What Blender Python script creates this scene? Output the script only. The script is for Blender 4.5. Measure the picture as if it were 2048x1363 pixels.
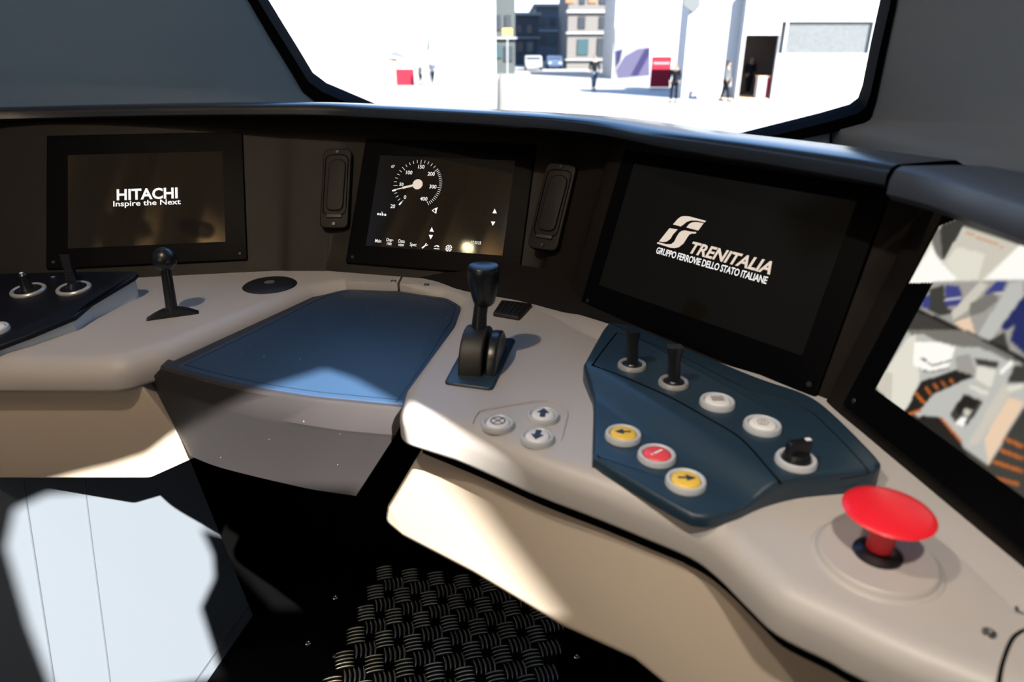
import bpy, bmesh, math, random
from mathutils import Vector, Matrix
V = Vector
random.seed(7)
sc = bpy.context.scene
col = sc.collection
for o in list(bpy.data.objects):
    bpy.data.objects.remove(o)

# ------------------------------------------------------------------ camera
W, H, F = 2048, 1363, 1365.0
PIT = math.atan((H / 2 - 80.0) / F)
CAM = V((0, 0, 1.18))
cd = bpy.data.cameras.new('camera'); cam = bpy.data.objects.new('camera', cd); col.objects.link(cam)
cam.location = CAM
cam.rotation_euler = (math.pi / 2 - PIT, 0, 0)
cd.sensor_fit = 'HORIZONTAL'; cd.sensor_width = 36.0; cd.lens = 36.0 * F / W
cd.clip_start = 0.02; cd.clip_end = 500
cd.dof.use_dof = True; cd.dof.focus_distance = 1.12; cd.dof.aperture_fstop = 4.2
sc.camera = cam

# ------------------------------------------------------------------ light and exposure
sc.view_settings.view_transform = 'Standard'
sc.view_settings.look = 'None'
sc.view_settings.gamma = 1
sc.view_settings.use_curve_mapping = False
sc.view_settings.exposure = 0.0
wd = bpy.data.worlds.new('sky'); sc.world = wd; wd.use_nodes = True
wn = wd.node_tree
wbg = wn.nodes['Background']
wtc = wn.nodes.new('ShaderNodeTexCoord'); wsx = wn.nodes.new('ShaderNodeSeparateXYZ'); wcr = wn.nodes.new('ShaderNodeValToRGB')
wn.links.new(wtc.outputs['Generated'], wsx.inputs[0]); wn.links.new(wsx.outputs['Z'], wcr.inputs[0]); wn.links.new(wcr.outputs[0], wbg.inputs['Color'])
wcr.color_ramp.elements[0].position = 0.06; wcr.color_ramp.elements[0].color = (0.86, 0.93, 1.0, 1)
wcr.color_ramp.elements[1].position = 0.40; wcr.color_ramp.elements[1].color = (0.24, 0.50, 1.0, 1)
wbg.inputs['Strength'].default_value = 2.6

def light(name, kind, loc, energy, color, **kw):
    l = bpy.data.lights.new(name, kind); l.energy = energy; l.color = color
    for k, v in kw.items():
        setattr(l, k, v)
    o = bpy.data.objects.new(name, l); col.objects.link(o); o.location = loc
    return o
SUN = V((-0.51335, 0.61179, -0.60181))
so = light('sun', 'SUN', (3, -4, 5), 38.0, (1.0, 0.97, 0.92), angle=math.radians(0.5))
so.rotation_euler = SUN.to_track_quat('-Z', 'Y').to_euler()
# the cab's ceiling lamp (its fixture is built below) and an added warm fill light behind the seat
LAMP = V((-0.50, 0.25, 2.03))
light('ceiling_lamp_light', 'POINT', LAMP - V((0, 0, 0.03)), 25.0, (1.0, 0.89, 0.77), shadow_soft_size=0.02)
ro = light('rear_warm_fill', 'AREA', (-0.80, -0.60, 1.25), 4.0, (1.0, 0.80, 0.58), shape='RECTANGLE', size=0.6, size_y=1.0)
ro.rotation_euler = V((0.62, 1, -0.25)).to_track_quat('-Z', 'Y').to_euler()

# ------------------------------------------------------------------ pixel to plane helpers (2048 x 1363 frame)
LAMP2 = V((-0.05, -0.30, 2.20))
sp2 = light('seat_lamp_light', 'SPOT', LAMP2 - V((0, 0, 0.03)), 62.0, (1.0, 0.89, 0.77), shadow_soft_size=0.03, spot_size=math.radians(46), spot_blend=0.9)
sp2.rotation_euler = (V((0.42, 0.26, 0.8)) - LAMP2).to_track_quat('-Z', 'Y').to_euler()
FW = V((0, math.cos(PIT), -math.sin(PIT))); UP = V((0, math.sin(PIT), math.cos(PIT))); RT = V((1, 0, 0))
def ray(x, y): return FW + RT * ((x - W / 2) / F) + UP * ((H / 2 - y) / F)
def atz(x, y, z):
    d = ray(x, y); return CAM + d * ((z - CAM.z) / d.z)
def aty(x, y, Y):
    d = ray(x, y); return CAM + d * (Y / d.y)
def pln(x, y, p, n):
    d = ray(x, y); return CAM + d * ((p - CAM).dot(n) / d.dot(n))
def depth(p): return (p - CAM).dot(FW)
class Pl:
    """a real plane in the cab: origin, right, up, normal"""
    def __init__(s, o, yaw, lean):
        yaw, lean = math.radians(yaw), math.radians(lean)
        nh = V((math.sin(yaw), -math.cos(yaw), 0)); s.o = V(o)
        s.r = V((math.cos(yaw), math.sin(yaw), 0))
        s.n = nh * math.cos(lean) + V((0, 0, 1)) * math.sin(lean)
        s.u = -nh * math.sin(lean) + V((0, 0, 1)) * math.cos(lean)
    def loc(s, x, y):
        q = pln(x, y, s.o, s.n) - s.o; return (q.dot(s.r), q.dot(s.u))
    def mat(s, a=0, b=0, c=0):
        p = s.o + s.r * a + s.u * b + s.n * c
        m = Matrix((s.r, s.u, s.n)).transposed().to_4x4(); m.translation = p
        return m

# ------------------------------------------------------------------ materials
def srgb(r, g, b):
    f = lambda c: (c / 255 / 12.92) if c <= 10 else ((c / 255 + 0.055) / 1.055) ** 2.4
    return (f(r), f(g), f(b))
MC = {}
def mat(name, color, rough=0.5, metal=0.0, bump=0.0, scale=600.0, spec=0.5, var=0.0, emit=None, estr=0.0, specks=None):
    if name in MC: return MC[name]
    m = bpy.data.materials.new(name); m.use_nodes = True; nt = m.node_tree; N = nt.nodes; L = nt.links
    b = N['Principled BSDF']
    b.inputs['Base Color'].default_value = (*color, 1); b.inputs['Roughness'].default_value = rough
    b.inputs['Metallic'].default_value = metal; b.inputs['Specular IOR Level'].default_value = spec
    tc = N.new('ShaderNodeTexCoord')
    nz = N.new('ShaderNodeTexNoise'); nz.inputs['Scale'].default_value = scale; nz.inputs['Detail'].default_value = 3
    L.new(tc.outputs['Object'], nz.inputs['Vector'])
    if bump:
        bp = N.new('ShaderNodeBump'); bp.inputs['Strength'].default_value = bump; bp.inputs['Distance'].default_value = 0.001
        L.new(nz.outputs['Fac'], bp.inputs['Height']); L.new(bp.outputs['Normal'], b.inputs['Normal'])
    src = None
    if var:
        n2 = N.new('ShaderNodeTexNoise'); n2.inputs['Scale'].default_value = 9; n2.inputs['Detail'].default_value = 4
        L.new(tc.outputs['Object'], n2.inputs['Vector'])
        cr = N.new('ShaderNodeMix'); cr.data_type = 'RGBA'
        cr.inputs['A'].default_value = (*[c * (1 - var) for c in color], 1); cr.inputs['B'].default_value = (*[min(1, c * (1 + var)) for c in color], 1)
        L.new(n2.outputs['Fac'], cr.inputs['Factor']); L.new(cr.outputs['Result'], b.inputs['Base Color']); src = cr.outputs['Result']
    if specks:   # loose pale dust grains lying on the surface
        vo = N.new('ShaderNodeTexVoronoi'); vo.inputs['Scale'].default_value = specks; L.new(tc.outputs['Object'], vo.inputs['Vector'])
        lt = N.new('ShaderNodeMath'); lt.operation = 'LESS_THAN'; lt.inputs[1].default_value = 0.055; L.new(vo.outputs['Distance'], lt.inputs[0])
        sp = N.new('ShaderNodeSeparateColor'); L.new(vo.outputs['Color'], sp.inputs['Color'])
        gt = N.new('ShaderNodeMath'); gt.operation = 'GREATER_THAN'; gt.inputs[1].default_value = 0.80; L.new(sp.outputs['Red'], gt.inputs[0])
        mu = N.new('ShaderNodeMath'); mu.operation = 'MULTIPLY'; L.new(lt.outputs[0], mu.inputs[0]); L.new(gt.outputs[0], mu.inputs[1])
        cr = N.new('ShaderNodeMix'); cr.data_type = 'RGBA'; cr.inputs['A'].default_value = (*color, 1); cr.inputs['B'].default_value = (0.6, 0.58, 0.55, 1)
        if src: L.new(src, cr.inputs['A'])
        L.new(mu.outputs[0], cr.inputs['Factor']); L.new(cr.outputs['Result'], b.inputs['Base Color'])
    if emit:
        b.inputs['Emission Color'].default_value = (*emit, 1); b.inputs['Emission Strength'].default_value = estr
    MC[name] = m
    return m

M_DESK = mat('beige_plastic', (0.46, 0.43, 0.405), 0.42, bump=0.08, scale=1500)
M_SKIRT = mat('warm_lit_beige_plastic', (0.50, 0.42, 0.33), 0.5, bump=0.08, scale=1500)  # warmer than the desk beige: warm light on the skirts put into the colour
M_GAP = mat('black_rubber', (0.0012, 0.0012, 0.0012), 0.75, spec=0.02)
M_FASCIA = mat('dark_brown_plastic', (0.0085, 0.0062, 0.0042), 0.55, bump=0.12, scale=1400, spec=0.2)
M_HOOD = mat('dark_slate_plastic', (0.013, 0.016, 0.021), 0.24, bump=0.05, scale=1400, spec=0.8)
M_CAP = mat('slate_blue_plastic', (0.030, 0.036, 0.048), 0.40, bump=0.08, scale=1400)
M_WALL = mat('slate_grey_lining', (0.075, 0.14, 0.235), 0.5, bump=0.06, scale=900)
M_WALLR = mat('grey_lining', (0.17, 0.20, 0.24), 0.5, bump=0.06, scale=900)
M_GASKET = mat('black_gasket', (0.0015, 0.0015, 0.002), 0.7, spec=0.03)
M_MAT = mat('navy_leatherette', (0.018, 0.040, 0.080), 0.42, bump=0.25, scale=900, specks=60)
M_TRAY = mat('grey_brown_plastic', (0.022, 0.019, 0.0195), 0.5, bump=0.15, scale=1300, var=0.12, specks=110)
M_PANEL = mat('navy_panel', (0.015, 0.034, 0.054), 0.36, bump=0.15, scale=1100)
M_PANELB = mat('black_navy_panel', (0.0035, 0.004, 0.007), 0.42, spec=0.3, bump=0.15, scale=1100)
M_BEZEL = mat('black_glass_frame', (0.0015, 0.0015, 0.002), 0.5, spec=0.05)
M_SCREEN = mat('dark_display_glass', (0.006, 0.0055, 0.005), 0.05, spec=1.0, emit=srgb(60, 50, 40), estr=0.12)
M_SCREEND = mat('dim_display_glass', (0.003, 0.003, 0.0025), 0.06, spec=0.25, emit=srgb(40, 34, 24), estr=0.16)
M_WHITEEM = mat('white_pixels', (0.02, 0.02, 0.02), 0.4, emit=(1.0, 0.97, 0.95), estr=0.95)
M_CREAMEM = mat('cream_pixels', (0.02, 0.02, 0.02), 0.4, emit=srgb(232, 214, 196), estr=0.95)
M_RING = mat('grey_button_ring', (0.50, 0.52, 0.54), 0.35, bump=0.03)
M_RINGD = mat('matt_silver_ring', (0.42, 0.41, 0.39), 0.35, metal=0.3)
M_WHITE = mat('white_button', (0.78, 0.76, 0.74), 0.35)
M_YELLOW = mat('yellow_button', (0.85, 0.55, 0.07), 0.35)
M_REDB = mat('red_button', (0.80, 0.075, 0.09), 0.35)
M_SYM = mat('dark_symbol_print', (0.03, 0.035, 0.06), 0.5)
M_SYMG = mat('grey_symbol_print', (0.40, 0.38, 0.36), 0.5)
M_SYMW = mat('white_symbol_print', (0.85, 0.80, 0.78), 0.5)
M_BLACK = mat('satin_black_plastic', (0.008, 0.009, 0.011), 0.32, bump=0.05)
M_BLACKM = mat('matt_black_plastic', (0.010, 0.009, 0.008), 0.5, bump=0.2, scale=900)
M_RED = mat('red_mushroom', (0.85, 0.016, 0.030), 0.33)
M_STEEL = mat('steel', (0.55, 0.55, 0.55), 0.3, metal=1.0)
M_FLOOR = mat('black_floor', (0.0014, 0.0013, 0.0014), 0.7, bump=0.1, var=0.2, spec=0.02)
M_TREAD = mat('dark_tread_metal', (0.05, 0.047, 0.043), 0.35, metal=1.0)
M_LOWER = mat('pale_blue_grey_panel', (0.085, 0.097, 0.112), 0.5, bump=0.03)
M_SEAM = mat('dark_panel_joint', (0.035, 0.042, 0.05), 0.6)
M_SIDE = mat('light_grey_plastic', (0.62, 0.70, 0.76), 0.5)

# ------------------------------------------------------------------ mesh helpers
class MB:
    def __init__(s): s.v = []; s.f = []
    def add(s, vs, fs):
        k = len(s.v); s.v += [V(v) for v in vs]; s.f += [[i + k for i in f] for f in fs]; return s
    def box(s, c, d, rot=None):
        x, y, z = d[0] / 2, d[1] / 2, d[2] / 2
        vs = [V(p) for p in ((-x, -y, -z), (x, -y, -z), (x, y, -z), (-x, y, -z), (-x, -y, z), (x, -y, z), (x, y, z), (-x, y, z))]
        if rot: vs = [rot @ v for v in vs]
        return s.add([v + V(c) for v in vs], [(3, 2, 1, 0), (4, 5, 6, 7), (0, 1, 5, 4), (1, 2, 6, 5), (2, 3, 7, 6), (3, 0, 4, 7)])
    def lathe(s, prof, n=40, m=None):
        vs, fs, rings = [], [], []
        for r, z in prof:
            if r < 1e-7:
                rings.append([len(vs)]); vs.append(V((0, 0, z)))
            else:
                rings.append(list(range(len(vs), len(vs) + n)))
                vs += [V((r * math.cos(2 * math.pi * i / n), r * math.sin(2 * math.pi * i / n), z)) for i in range(n)]
        for a, b in zip(rings, rings[1:]):
            for i in range(n):
                j = (i + 1) % n
                if len(a) == 1 and len(b) == 1: continue
                if len(a) == 1: fs.append((a[0], b[j], b[i])) if False else fs.append((a[0], b[i], b[j]))
                elif len(b) == 1: fs.append((a[i], b[0], a[j])) if False else fs.append((a[i], a[j], b[0]))
                else: fs.append((a[i], a[j], b[j], b[i]))
        if m: vs = [m @ v for v in vs]
        return s.add(vs, fs)
    def prism(s, poly, z0, z1, m=None):
        n = len(poly)
        vs = [V((x, y, z0)) for x, y in poly] + [V((x, y, z1)) for x, y in poly]
        fs = [tuple(range(n - 1, -1, -1)), tuple(range(n, 2 * n))] + [(i, (i + 1) % n, n + (i + 1) % n, n + i) for i in range(n)]
        if m: vs = [m @ v for v in vs]
        return s.add(vs, fs)
    def slab(s, poly, z0, z1, r=0.003, seg=4, m=None, rb=0.0, full=None):
        """prism with a rounded top edge (radius r, or per-vertex list full) and a rounded lower edge rb"""
        n = len(poly); rr = full or [r] * n
        rings = []
        if rb:
            for k in range(seg + 1):
                a = math.pi / 2 * k / seg
                rings.append((offs(poly, [rb * (1 - math.sin(a))] * n), [z0 + rb * (1 - math.cos(a))] * n))
        else: rings.append((poly, [z0] * n))
        for k in range(seg + 1):
            a = math.pi / 2 * k / seg
            rings.append((offs(poly, [q * (1 - math.cos(a)) for q in rr]), [z1 - q * (1 - math.sin(a)) for q in rr]))
        vs, fs = [], []
        for pts, zs in rings: vs += [V((x, y, z)) for (x, y), z in zip(pts, zs)]
        for k in range(len(rings) - 1):
            for i in range(n):
                j = (i + 1) % n; fs.append((k * n + i, k * n + j, (k + 1) * n + j, (k + 1) * n + i))
        fs.append(tuple(range(n - 1, -1, -1))); k = (len(rings) - 1) * n; fs.append(tuple(range(k, k + n)))
        if m: vs = [m @ v for v in vs]
        return s.add(vs, fs)
    def loft(s, rows, close=False):
        n = len(rows[0]); vs = [p for r in rows for p in r]; fs = []
        for k in range(len(rows) - 1):
            for i in range(n if close else n - 1):
                j = (i + 1) % n; fs.append((k * n + i, k * n + j, (k + 1) * n + j, (k + 1) * n + i))
        return s.add(vs, fs)
    def tube(s, path, r, n=8, caps=True):
        path = [V(p) for p in path]; rad = r if isinstance(r, (list, tuple)) else [r] * len(path); rows = []
        for i, p in enumerate(path):
            t = (path[min(i + 1, len(path) - 1)] - path[max(i - 1, 0)]).normalized()
            a = t.cross(V((0, 0, 1)))
            if a.length < 0.05: a = t.cross(V((0, 1, 0)))
            a.normalize(); b = t.cross(a)
            rows.append([p + (a * math.cos(2 * math.pi * k / n) + b * math.sin(2 * math.pi * k / n)) * rad[i] for k in range(n)])
        base = len(s.v); s.loft(rows, True)
        if caps:
            s.f.append([base + k for k in range(n)]); e = base + (len(rows) - 1) * n; s.f.append([e + k for k in range(n - 1, -1, -1)])
        return s
    def build(s, name, m, parent=None, smooth=35, shift=None):
        me = bpy.data.meshes.new(name)
        vs = [v - shift for v in s.v] if shift is not None else s.v
        me.from_pydata([tuple(v) for v in vs], [], [tuple(f) for f in s.f])
        bm = bmesh.new(); bm.from_mesh(me); bmesh.ops.remove_doubles(bm, verts=bm.verts, dist=1e-6)
        bmesh.ops.recalc_face_normals(bm, faces=bm.faces); bm.to_mesh(me); bm.free()
        for mm in (m if isinstance(m, list) else [m]): me.materials.append(mm)
        if smooth:
            for p in me.polygons: p.use_smooth = True
            me.set_sharp_from_angle(angle=math.radians(smooth))
        o = bpy.data.objects.new(name, me); col.objects.link(o)
        if parent: o.parent = parent
        return o
def area2(p): return sum(p[i][0] * p[(i + 1) % len(p)][1] - p[(i + 1) % len(p)][0] * p[i][1] for i in range(len(p)))
def offs(poly, d):
    """inset a closed polygon by d[i] at each vertex"""
    n = len(poly); sg = 1 if area2(poly) > 0 else -1; out = []
    for i in range(n):
        a, b, c = V(poly[i - 1]), V(poly[i]), V(poly[(i + 1) % n])
        e1 = (b - a); e2 = (c - b)
        if e1.length < 1e-9: e1 = e2
        if e2.length < 1e-9: e2 = e1
        e1.normalize(); e2.normalize()
        n1 = V((-e1.y, e1.x)) * sg; n2 = V((-e2.y, e2.x)) * sg
        b2 = n1 + n2
        if b2.length < 1e-6: b2 = n1
        b2.normalize(); k = d[i] / max(0.45, b2.dot(n1))
        out.append((b.x + b2.x * k, b.y + b2.y * k))
    return out
def rc(pts, r=0.01, seg=5):
    """round the corners of a closed polygon; a point may carry its own radius as third value"""
    n = len(pts); out = []
    for i in range(n):
        p = V(pts[i][:2]); a = V(pts[i - 1][:2]); c = V(pts[(i + 1) % n][:2]); rad = pts[i][2] if len(pts[i]) > 2 else r
        if rad <= 0: out.append((p.x, p.y)); continue
        u = (a - p); w = (c - p); lu, lw = u.length, w.length; u.normalize(); w.normalize()
        ang = math.acos(max(-1, min(1, u.dot(w))))
        if ang > math.pi - 0.02: out.append((p.x, p.y)); continue
        t = min(rad / math.tan(ang / 2), lu * 0.48, lw * 0.48)
        A, B = p + u * t, p + w * t
        for k in range(seg + 1):
            q = k / seg; x = A * (1 - q) ** 2 + p * 2 * q * (1 - q) + B * q * q
            out.append((x.x, x.y))
    return out
def rrect(w, h, r, cx=0, cy=0): return rc([(cx - w / 2, cy - h / 2), (cx + w / 2, cy - h / 2), (cx + w / 2, cy + h / 2), (cx - w / 2, cy + h / 2)], r)
def cat(pts, k=6, closed=False):
    """Catmull-Rom through 2D or 3D points"""
    P = [V(p) for p in pts]; n = len(P); out = []
    for i in range(n if closed else n - 1):
        g = lambda j: P[j % n] if closed else P[max(0, min(n - 1, j))]
        a, b, c, d = g(i - 1), g(i), g(i + 1), g(i + 2)
        for q in range(k):
            t = q / k
            out.append(0.5 * (2 * b + (c - a) * t + (2 * a - 5 * b + 4 * c - d) * t * t + (3 * b - a - 3 * c + d) * t ** 3))
    if not closed: out.append(P[-1])
    return out
def thing(name, label, cat_, mw=None, group=None):
    o = bpy.data.objects.new(name, None); col.objects.link(o); o.empty_display_size = 0.02
    if mw is not None: o.matrix_world = mw if isinstance(mw, Matrix) else Matrix.Translation(mw)
    o['label'] = label; o['category'] = cat_
    if group: o['group'] = group
    return o
def tag(o, label, cat_, group=None):
    o['label'] = label; o['category'] = cat_
    if group: o['group'] = group
    return o
def struct(o): o['kind'] = 'structure'; return o
def share(o, name, parent):
    """a linked copy of a part for another thing of the same kind"""
    c = o.copy(); c.name = name; col.objects.link(c); c.parent = parent; return c
def text(s, name, m, parent, a, b, width=None, size=None, z=0.0012, shear=0.0, offset=0.0, align='LEFT', sx=1.0, space=1.0):
    """flat lettering lying on the parent's local xy plane; width fixes the length of the line"""
    cu = bpy.data.curves.new(name, 'FONT'); cu.body = s; cu.size = size or 0.01; cu.shear = shear; cu.offset = offset * cu.size; cu.space_character = space
    cu.align_x = align; cu.resolution_u = 3
    t = bpy.data.objects.new(name, cu); col.objects.link(t)
    bpy.context.view_layer.update()
    me = bpy.data.meshes.new_from_object(t.evaluated_get(bpy.context.evaluated_depsgraph_get()))
    bpy.data.objects.remove(t); bpy.data.curves.remove(cu)
    xs = [v.co.x for v in me.vertices]; x0, x1 = min(xs), max(xs)
    k = sx
    if width: k = width / (x1 - x0)
    for v in me.vertices:
        v.co = ((v.co.x - (x0 if align == 'LEFT' else 0)) * k + a, v.co.y + b, z)
    me.materials.clear(); me.materials.append(m)
    o = bpy.data.objects.new(name, me); col.objects.link(o); o.parent = parent
    return o
def flat(polys, z=0.0):
    b = MB()
    for p in polys: b.add([(x, y, z) for x, y in p], [tuple(range(len(p)))])
    return b

# ================================================================== SETTING: cab shell
LIPZ = 1.075
# floor and side/rear walls (behind and beside the camera), ceiling
struct(MB().box((-0.05, 0.35, -0.02), (2.7, 2.2, 0.04)).build('floor', M_FLOOR))
M_CEIL = mat('ceiling_lining', (0.45, 0.43, 0.40), 0.6, bump=0.05)
struct(MB().box((-0.05, 0.42, 3.02), (2.7, 2.34, 0.04)).build('ceiling', M_CEIL))
M_REAR = mat('rear_wall_lining', (0.34, 0.27, 0.20), 0.6, bump=0.05)
struct(MB().box((-1.42, 0.42, 1.5), (0.04, 2.34, 3.08)).build('wall_left', M_WALL))
# rear wall with an invented opening, its outline cut to shape the sun patches
hole = [(.507, 1.66), (.505, 1.82), (.513, 1.97), (.543, 2.045), (.60, 2.085), (.66, 2.102), (.70, 2.112), (.757, 2.132), (.80, 2.165), (.90, 2.205), (1.015, 2.262), (1.035, 2.235), (1.056, 2.12), (1.069, 2.07), (1.078, 2.0), (1.095, 1.842),
        (1.032, 1.842), (1.003, 1.99), (.985, 2.05), (.891, 2.06), (.904, 1.989), (.891, 1.928), (.832, 1.847), (.834, 1.76), (.837, 1.66)]
outer = [(-1.44, -0.04), (-1.44, 3.04), (1.30, 3.04), (1.30, -0.04)]
from mathutils.geometry import tessellate_polygon
tri = tessellate_polygon([[V((x, z, 0)) for x, z in outer], [V((x, z, 0)) for x, z in hole]])
me = bpy.data.meshes.new('wall_back'); me.from_pydata([(x, -0.70, z) for x, z in outer + hole], [], tri); me.materials.append(M_REAR)
o = bpy.data.objects.new('wall_back', me); col.objects.link(o); struct(o)

# windscreen plane: leans back toward the cab
WP = V((0, 1.74, 1.0)); WN = V((0, -math.cos(math.radians(20)), -math.sin(math.radians(20))))
WU = V((0, -math.sin(math.radians(20)), math.cos(math.radians(20))))
def wloc(x, y):
    q = pln(x, y, WP, WN) - WP; return (q.x, q.dot(WU))
WM = Matrix((V((1, 0, 0)), WU, V((1, 0, 0)).cross(WU))).transposed().to_4x4(); WM.translation = WP
gl_px = [(690, 190), (650, 173), (622, 152), (595, 107), (557, 46), (529, 0), (300, -380), (620, -560), (1300, -600), (1800, -520), (1812, -360), (1769, 0), (1750, 85), (1731, 178), (1722, 203), (1705, 216), (1646, 233), (1498, 270), (1300, 322), (1100, 330), (860, 262)]
gl = [wloc(*p) for p in gl_px]
glr = gl
gask_px = [(664, 203), (640, 196), (610, 172), (588, 134), (545, 64), (508, 0), (262, -400), (600, -600), (1310, -640), (1830, -560), (1835, -360), (1781, 0), (1762, 92), (1741, 195), (1730, 230), (1712, 240), (1655, 254), (1530, 280), (1300, 345), (1100, 352), (840, 285)]
gk = [wloc(*p) for p in gask_px]
b = MB(); n = len(gl)
for z in (0.0,): pass
rows = [[WM @ V((x, y, zz)) for x, y in poly] for poly, zz in ((gk, 0.03), (gk, -0.02), (gl, -0.02), (gl, 0.03), (gk, 0.03))]
b.loft(rows, True)
w1 = thing('window_1', 'wide windscreen', 'window', WP); del w1['label']; del w1['category']; struct(w1)
b.build('gasket', M_GASKET, w1, shift=WP)
mg = bpy.data.materials.new('windscreen_glass'); mg.use_nodes = True; nt = mg.node_tree; nt.nodes.clear()
out = nt.nodes.new('ShaderNodeOutputMaterial'); mx = nt.nodes.new('ShaderNodeMixShader'); tr = nt.nodes.new('ShaderNodeBsdfTransparent'); gs = nt.nodes.new('ShaderNodeBsdfGlossy')
fr = nt.nodes.new('ShaderNodeFresnel'); fr.inputs['IOR'].default_value = 1.2
tr.inputs['Color'].default_value = (0.97, 0.985, 0.98, 1); gs.inputs['Roughness'].default_value = 0.02
nt.links.new(fr.outputs[0], mx.inputs[0]); nt.links.new(tr.outputs[0], mx.inputs[1]); nt.links.new(gs.outputs[0], mx.inputs[2]); nt.links.new(mx.outputs[0], out.inputs[0])
MB().add([WM @ V((x, y, 0)) for x, y in gl], [tuple(range(n))]).build('glass_pane', mg, w1, shift=WP, smooth=0)
# thin wiper-like scratch on the glass
p0, p1 = WM @ V((*wloc(1072, 86), 0.004)), WM @ V((*wloc(1099, 132), 0.004))
# front walls around the windscreen (pillars)
def wall_strip(name, inner_px, outer_pts, m, rnd=0.02):
    inner = [WM @ V((*wloc(*p), 0.012)) for p in inner_px]
    dirs = [(V(q) - p) for p, q in zip(inner, outer_pts)]
    r0 = [p - WN * -0.05 * 0 + V((0, 0.05, 0)) for p in inner]
    r1 = [p for p in inner]
    r2 = [p + d.normalized() * rnd * 0.35 + V((0, -0.008, 0)) for p, d in zip(inner, dirs)]
    r3 = [p + d.normalized() * rnd + V((0, -0.012, 0)) for p, d in zip(inner, dirs)]
    r4 = [V(q) for q in outer_pts]
    return struct(MB().loft([r0, r1, r2, r3, r4]).build(name, m, smooth=60))
lp = [(840, 285), (740, 232), (664, 203), (640, 196), (610, 172), (588, 134), (545, 64), (508, 0), (390, -190), (262, -400)]
lo = [(-0.55, 1.60, 0.70), (-0.95, 1.55, 0.70), (-1.40, 1.42, 0.75), (-1.40, 1.42, 0.95), (-1.40, 1.42, 1.12), (-1.40, 1.42, 1.24), (-1.40, 1.42, 1.42), (-1.40, 1.40, 1.6), (-1.40, 1.34, 2.0), (-1.40, 1.30, 3.04)]
wall_strip('wall_front', lp, lo, M_WALL)
rp = [(1830, -560), (1835, -360), (1781, 0), (1762, 92), (1741, 195), (1730, 230), (1712, 240), (1664, 252), (1664, 275), (1664, 330)]
rq = [(1.30, 1.16, 3.04), (1.30, 1.16, 2.2), (1.30, 1.16, 1.5), (1.30, 1.16, 1.36), (1.30, 1.16, 1.22), (1.30, 1.16, 1.12), (1.30, 1.16, 1.04), (1.30, 1.16, 0.95), (1.30, 1.16, 0.88), (1.30, 1.16, 0.70)]
wall_strip('wall_right', rp, rq, M_WALLR, 0.014)
struct(MB().box((1.29, 0.22, 1.5), (0.04, 1.92, 3.08)).build('wall_right', M_WALLR))
tp = [(1657, 255), (1560, 279), (1500, 294), (1480, 330), (1657, 330)]
tpl = [wloc(*p) for p in tp]
struct(MB().slab(rc(tpl, 0.004), 0.0, 0.014, 0.006, m=WM).build('trim_1', M_WALLR))
tq = [wloc(*p) for p in [(1666, 250), (1657, 253), (1655, 335), (1667, 335)]]
struct(MB().prism(tq, -0.01, 0.003, m=WM).build('trim_2', M_GASKET))
# filler below and above the windscreen, outside view of the hood
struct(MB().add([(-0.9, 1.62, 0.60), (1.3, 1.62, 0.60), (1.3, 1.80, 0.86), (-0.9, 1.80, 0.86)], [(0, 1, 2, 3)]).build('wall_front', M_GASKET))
topz = [WM @ V((*wloc(*p), 0.0)) for p in ((262, -400), (600, -600), (1310, -640), (1830, -560))]
struct(MB().loft([topz, [V((p.x * 1.3, p.y - 0.1, 3.04)) for p in topz]]).build('wall_front', M_WALL))

# curtain across the back of the cab (seen only as reflections in the display glass)
M_CURT = mat('bronze_curtain', (0.60, 0.40, 0.19), 0.28, metal=0.5, bump=0.05)
CO = V((-0.70, 0.12, 1.64)); rows = []
for k in range(8):
    z = 1.64 + k * 0.187; row = []
    for i in range(200):
        x = -1.37 + i * 1.34 / 199
        a = math.sin(x * 31 + 1.2 * math.sin(x * 7 + z * 0.7)) + 0.5 * math.sin(x * 57 + z * 1.3)
        row.append(V((x, 0.12 + 0.026 * a, z)))
    rows.append(row)
cu = thing('curtain', 'bronze pleated half curtain hanging from the ceiling behind the seat', 'curtain', CO)
MB().loft(rows).build('fabric', M_CURT, cu, smooth=80, shift=CO)
MB().tube([(-1.38, 0.12, 2.97), (-0.02, 0.12, 2.97)], 0.012).build('rail', M_STEEL, cu, shift=CO)
# ceiling lamp fixture
lt = thing('ceiling_lamp', 'small round ceiling lamp on a stem above the desk', 'lamp', LAMP)
MB().lathe([(0.0, 0.03), (0.055, 0.03), (0.058, 0.0), (0.045, -0.012), (0.042, 0.0), (0.0, 0.002)]).build('housing', M_BLACK, lt)
MB().lathe([(0.0, -0.004), (0.034, -0.004), (0.034, 0.001)]).build('lens', mat('lamp_lens', (0.8, 0.7, 0.5), 0.4, emit=(1.0, 0.88, 0.6), estr=60), lt)
MB().tube([(0, 0, 0.03), (0, 0, 0.97)], 0.012).build('stem', M_BLACK, lt)
l2 = thing('ceiling_lamp', 'second small round ceiling lamp, above the seat', 'lamp', LAMP2)
MB().lathe([(0.0, 0.03), (0.055, 0.03), (0.058, 0.0), (0.045, -0.012), (0.042, 0.0), (0.0, 0.002)]).build('housing', M_BLACK, l2)
MB().lathe([(0.0, -0.004), (0.034, -0.004), (0.034, 0.001)]).build('lens', MC['lamp_lens'], l2)
MB().tube([(0, 0, 0.03), (0, 0, 0.80)], 0.012).build('stem', M_BLACK, l2)
RL = V((-0.82, 0.20, 2.03)); rq_ = (V((-0.082, 1.136, 0.844)) - RL).to_track_quat('-Z', 'Y').to_matrix().to_4x4(); rq_.translation = RL
rl_ = thing('reading_lamp', 'small tubular reading lamp on the ceiling, aimed at the speed dial display', 'lamp', rq_)
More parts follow.
